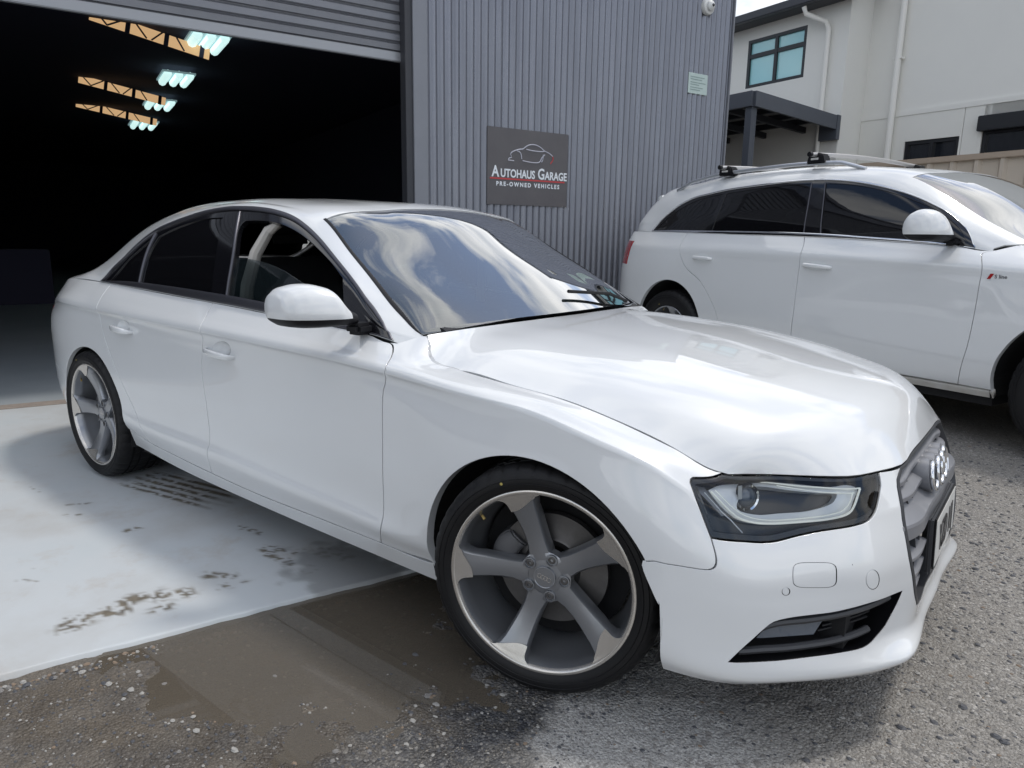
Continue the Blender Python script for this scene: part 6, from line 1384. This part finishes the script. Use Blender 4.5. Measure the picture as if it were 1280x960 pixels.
# greenhouse
QD = [(1219,309),(1213,295),(1207,285),(1187,267),(1168,256),(1150,247.5),(1130,240),(1112,235),(1087,229.5),(1062,226),(1022,224.5),(990,226.5),(960,230),(910,237),(888,242),(867,247.5),(852,255),(842,262),(828,274),(815,288.5)]
def qm(o): q = o.copy(); q[:, 1] = QPT.v1-q[:, 1]; return q
qa, qb = QPT.at((815,289),INV), QPT.at((1219,309),INV)
qdlo = qo(QPT, [[('uv',*QPT.at(q,INV)) for q in QD], ['line']+[('uv', qa[0]+(qb[0]-qa[0])*i/20, .006) for i in range(21)]])
qwl = [QPT.at(q,INV) for q in [(1140,221.5),(1175,239),(1212,262),(1250,284)]]+[np.array([QPT.u0, QPT.at((1280,299),INV)[1]])]
QVC = QPT.v1/2; qmt = QPT.near((-1.13,0,1.66))
qn = outline(QPT, [[('uv',qmt[0],QVC),('uv',qmt[0]*.8+qwl[0][0]*.2,QVC*.6+qwl[0][1]*.4),('uv',*qwl[0])],[('uv',*q) for q in qwl]], step=.04)
qws = np.concatenate([qn, qm(qn)[::-1][:-1]]); qws = qws[np.concatenate([[True], np.linalg.norm(np.diff(qws, axis=0), axis=1) > 1e-4])]
wv = qwl[-1][1]
ring = [(QPT.u0, v) for v in np.linspace(wv, 0, 4)]+[(u, 0.0) for u in np.linspace(QPT.u0,QPT.u1,50)[1:]]+[(QPT.u1, v) for v in np.linspace(0,QPT.v1,30)[1:]]+[(u, QPT.v1) for u in np.linspace(QPT.u1,QPT.u0,50)[1:]]+[(QPT.u0, v) for v in np.linspace(QPT.v1,QPT.v1-wv,4)[1:]]
rev = [tuple(q) for q in qws if q[0] > QPT.u0+.004]; k0 = int(np.argmin([abs(q[0]-QPT.u0)+abs(q[1]-(QPT.v1-wv)) for q in rev])); rev = rev[k0:]+rev[:k0]
if abs(rev[1][1]-rev[0][1]) > .5 or abs(rev[-1][1]-wv) > .3: rev = [rev[0]]+rev[1:][::-1]
panel(QPT, np.array(ring+rev), holes=[qdlo, qm(qdlo)], gap=0.0, depth=.01, step=.05, hole_depth=.02).obj('roof_and_pillars', P_, suv)
panel(QPT, qws, gap=.003, depth=0, off=-.004, step=.05).obj('windscreen', M['windshield'], suv)
g1 = qo(QPT, [['line',(818,287.5),(884,289)], ['line',(884,289),(893,266),(903,242)], [(903,242),(885,246),(869,251),(846,263.5),(832,274),(818,287.5)]])
g2 = qo(QPT, [['line',(889,289.5),(1003,294)], ['line',(1003,294),(1013,229.5)], [(1013,229.5),(985,231),(958,234),(908,241.5)], ['line',(908,241.5),(898,266),(889,289.5)]])
g3 = qo(QPT, [['line',(1026,295.5),(1213,305)], [(1213,305),(1200,285.5),(1183,270),(1148,252),(1110,239),(1060,230),(1032,229)], ['line',(1032,229),(1026,295.5)]])
for mir in (0, 1):
    f = (lambda o: o) if not mir else qm
    panel(QPT, f(qdlo), holes=[f(g1), f(g2), f(g3)], gap=.001, depth=0, hole_depth=.012, off=-.003, step=.05).obj('window_frame', M['black_gloss'], suv)
    for g, nm in ((g1,'quarter_glass'),(g2,'rear_door_glass'),(g3,'front_door_glass')): panel(QPT, f(g), gap=0, depth=0, off=-.008, step=.06).obj(nm, M['glass_tint'], suv)
    bl = np.array([(qa[0]+(qb[0]-qa[0])*i/40, .008) for i in range(41)]); vs, fs = strip(QPT, f(bl), .016, .006); MB().add(vs, fs).build('belt_moulding', M['chrome'], suv, smooth=True, sharp=60)
    tl_ = outline(QPT, [[('uv',*QPT.at(q,INV)) for q in QD]], step=.04); vs, fs = strip(QPT, f(tl_), .010, .004); MB().add(vs, fs).build('window_moulding', M['chrome'], suv, smooth=True, sharp=60)
    for pp in ([(1025,296),(1028,262),(1031.5,229)], [(1004,295),(1009,262),(1014.5,229)]):
        dl = outline(QPT, [[('uv',*QPT.at(q,INV)) for q in pp]], step=.04); vs, fs = strip(QPT, f(dl), .008, .003); MB().add(vs, fs).build('window_divider', M['trim_alu'], suv, smooth=True, sharp=60)
    # roof rail, standing on feet
    us = np.linspace(QPT.near((-1.55,-.6,1.65))[0], QPT.near((-3.30,-.6,1.6))[0], 40); vr = QPT.near((-2.2,-.635,1.69))[1]
    lift = .038*np.minimum(1, np.minimum(np.arange(40), 39-np.arange(40))/4)
    p = QPT.ev(us, np.full(40, vr))+lift[:, None]*QPT.nrm(us, np.full(40, vr)); p = p*[1, -1 if mir else 1, 1]
    MB().tube(p, .014, 10).build('roof_rail', mat('roof_rail_alu', (.55,.57,.60), .3, .8) if 'roof_rail_alu' not in bpy.data.materials else bpy.data.materials['roof_rail_alu'], suv, smooth=True)
# roof bars with clamp feet (front and rear)
alu = mat('roof_bar_alu', (.50, .49, .48), .35, .7)
for x_, z_ in ((-1.93, 1.782), (-2.76, 1.752)):
    rb = empty('roof_bar'); rb.parent = suv
    MB().tube([(x_, y_, z_+.018-.02*(y_/.7)**2) for y_ in np.linspace(-.74, .74, 15)], .016, 10).build('crossbar', alu, rb, smooth=True)
    for s_ in (-1, 1):
        b = MB(); b.prism([(-.075,-.045),(.075,-.045),(.055,.018),(.02,.030),(-.045,.030),(-.065,.0)], s_*.60, s_*.685, lambda x, y, h: (x_+x, h, z_-.018+y)); b.build('bar_foot', M['black_plastic'], rb, bevel=.008)
        MB().tube([(x_, s_*.735, z_-.001), (x_, s_*.76, z_-.003)], .018, 10).build('end_cap', M['black_plastic'], rb, smooth=True)
        MB().box(-.03, .03, -.001, .001, -.007, .007, lambda x, y, z: (x_-.004+x, s_*.687+y, z_-.03+z)).build('foot_label', M['plate'], rb)
# spoiler lip
p = [QPT.ev([QPT.near((-3.50, -y_, 1.58))[0]], [QPT.near((-3.50, -y_, 1.58))[1]])[0] for y_ in (.62, .3, 0, -.3, -.62)]
MB().tube([np.array([-3.56+.04*abs(y_)/.6, -y_, 1.605-.07*(abs(y_)/.62)**2]) for y_ in np.linspace(.66, -.66, 15)], .035, 10).build('roof_spoiler', P_, suv, smooth=True)
# handles, badge, mirrors, wheels, underside
for host_, a, b in ((qfd, (1005.5,331), (1039.5,335)), (qrd, (868,322), (890,324))):
    qa_, qb_ = QPL.at(a, INV), QPL.at(b, INV); pa, pb = QPL.ev([qa_[0]], [qa_[1]])[0], QPL.ev([qb_[0]], [qb_[1]])[0]; n = QPL.nrm([qa_[0]], [qa_[1]])[0]; Ln = np.linalg.norm(pb-pa); t = (pb-pa)/Ln
    MB().tube([pa+n*.004, pa+n*.028+t*.015, pa+n*.034+t*Ln*.5, pb+n*.028-t*.015, pb+n*.004], [.010,.014,.015,.014,.010], 10).build('door_handle', P_, host_, smooth=True)
    o_ = qo(QPL, [[((a[0]+b[0])/2+(b[0]-a[0])*.33*math.cos(t_), (a[1]+b[1])/2-1+6*math.sin(t_)) for t_ in np.linspace(0, 2*math.pi, 17)]], .01)
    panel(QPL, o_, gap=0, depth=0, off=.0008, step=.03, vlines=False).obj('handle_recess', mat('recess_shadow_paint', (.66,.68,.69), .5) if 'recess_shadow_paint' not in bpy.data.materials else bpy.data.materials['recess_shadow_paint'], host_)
q = QPL.at((1241, 345.5), INV); p0 = QPL.ev([q[0]], [q[1]])[0]
bd = MB().prism([(0,0),(.018,0),(.034,.030),(.016,.030)], -.001, .001, lambda x, y, h: (p0[0]-.028+x, p0[1]-.003+h, p0[2]-.015+y)).build('wing_badge', M['red'], suv)
text_mesh('badge_lettering', 'S line', .030, M['trim_alu'], bd, Matrix(((1,0,0,p0[0]+.010),(0,0,-1,p0[1]-.003),(0,1,0,p0[2]-.010),(0,0,0,1))), align='LEFT', extrude=.001)
door_mirror(suv, [(.885,-.84,1.205,.045,.024),(.905,-.845,1.212,.052,.034),(.93,-.853,1.228,.062,.055),(.96,-.868,1.252,.074,.078),(.99,-.882,1.262,.084,.090),(1.03,-.900,1.266,.092,.094),(1.07,-.918,1.262,.092,.088),(1.10,-.934,1.254,.078,.068),(1.115,-.944,1.248,.052,.040),(1.121,-.948,1.246,.016,.012)], P_, zcut=1.212)
for x, s_ in ((0,1),(-3.02,1),(0,-1),(-3.02,-1)):
    w_ = make_wheel(suv, (x, -.845*s_, .370), 0, s_, rot=10, rim='rim_grey', face='rim_grey', rs=.79); w_.scale = (1.11, 1.11, 1.11)
for cx_, (ex, ez) in ((0, (QAF[2], QAF[3])), (QAR[0], (QAR[2], QAR[3]))):
    for s_ in (-1, 1):
        b = MB(); n = 24; v = []
        for i in range(n+1):
            a_ = math.radians(-14+208*i/n); x_, z_ = cx_+(ex+.01)*math.cos(a_), .40+(ez+.01)*math.sin(a_); v += [(x_, s_*.955, z_), (x_, s_*.52, z_)]
        b.add(v, [(2*i, 2*i+1, 2*i+3, 2*i+2) for i in range(n)]+[tuple(2*i+1 for i in range(n+1))]).build('wheel_well', M['well'], suv)
b = MB(); b.box(-2.6, -.46, -.90, .90, .24, .40); b.box(-.46, .8, -.5, .5, .28, .95); b.box(-3.9, -2.6, -.5, .5, .34, .8); b.box(-2.6, -.5, -.87, -.84, .40, 1.05); b.box(-2.6, -.5, .84, .87, .40, 1.05); b.box(-3.8,-3.45,-.70,.70,.40,1.1)
b.build('underbody', M['well'], suv)
qc = empty('cabin'); qc.parent = suv
MB().box(-1.1, -.45, -.78, .78, .85, 1.11).build('dashboard', M['interior_mid'], qc, bevel=.04)
for y_ in (-.40, .40):
    MB().box(-.08, .08, y_-.26, y_+.26, 0, .64, tilt(-1.95, .72, .28)).build('backrest', M['leather'], qc, bevel=.06)
    MB().box(-.05, .05, y_-.14, y_+.14, .69, .88, tilt(-1.95, .72, .26)).build('headrest', M['leather'], qc, bevel=.04)
MB().box(-.08, .08, -.70, .70, 0, .64, tilt(-2.85, .72, .3)).build('rear_backrest', M['leather'], qc, bevel=.06)
us = np.linspace(0,1,1)
P1, F1 = shell(QPT, .022, [qws, qdlo, qm(qdlo)], 90, 70); mesh_obj('headliner', P1, F1, M['interior'], suv)
P1, F1 = shell(QPL, .022, [qo(QPL, [ell(QAF[0],QAF[1],QAF[2],QAF[3],188,-8,20)+[('uv',QPL.near((.47,-.9,.26))[0],0.0),('uv',QPL.near((-.46,-.9,.26))[0],0.0)]]), qo(QPL, [ell(QAR[0],QAR[1],QAR[2],QAR[3],188,-8,20)+[('uv',QPL.near((-2.62,-.9,.3))[0],0.0),('uv',QPL.near((-3.44,-.9,.3))[0],0.0)]])], 200, 30)
V = np.array(P1); n0 = len(V); mesh_obj('inner_shell', np.concatenate([V, V*[1,-1,1]]), F1+[tuple(n0+i for i in f[::-1]) for f in F1], M['void'], suv)
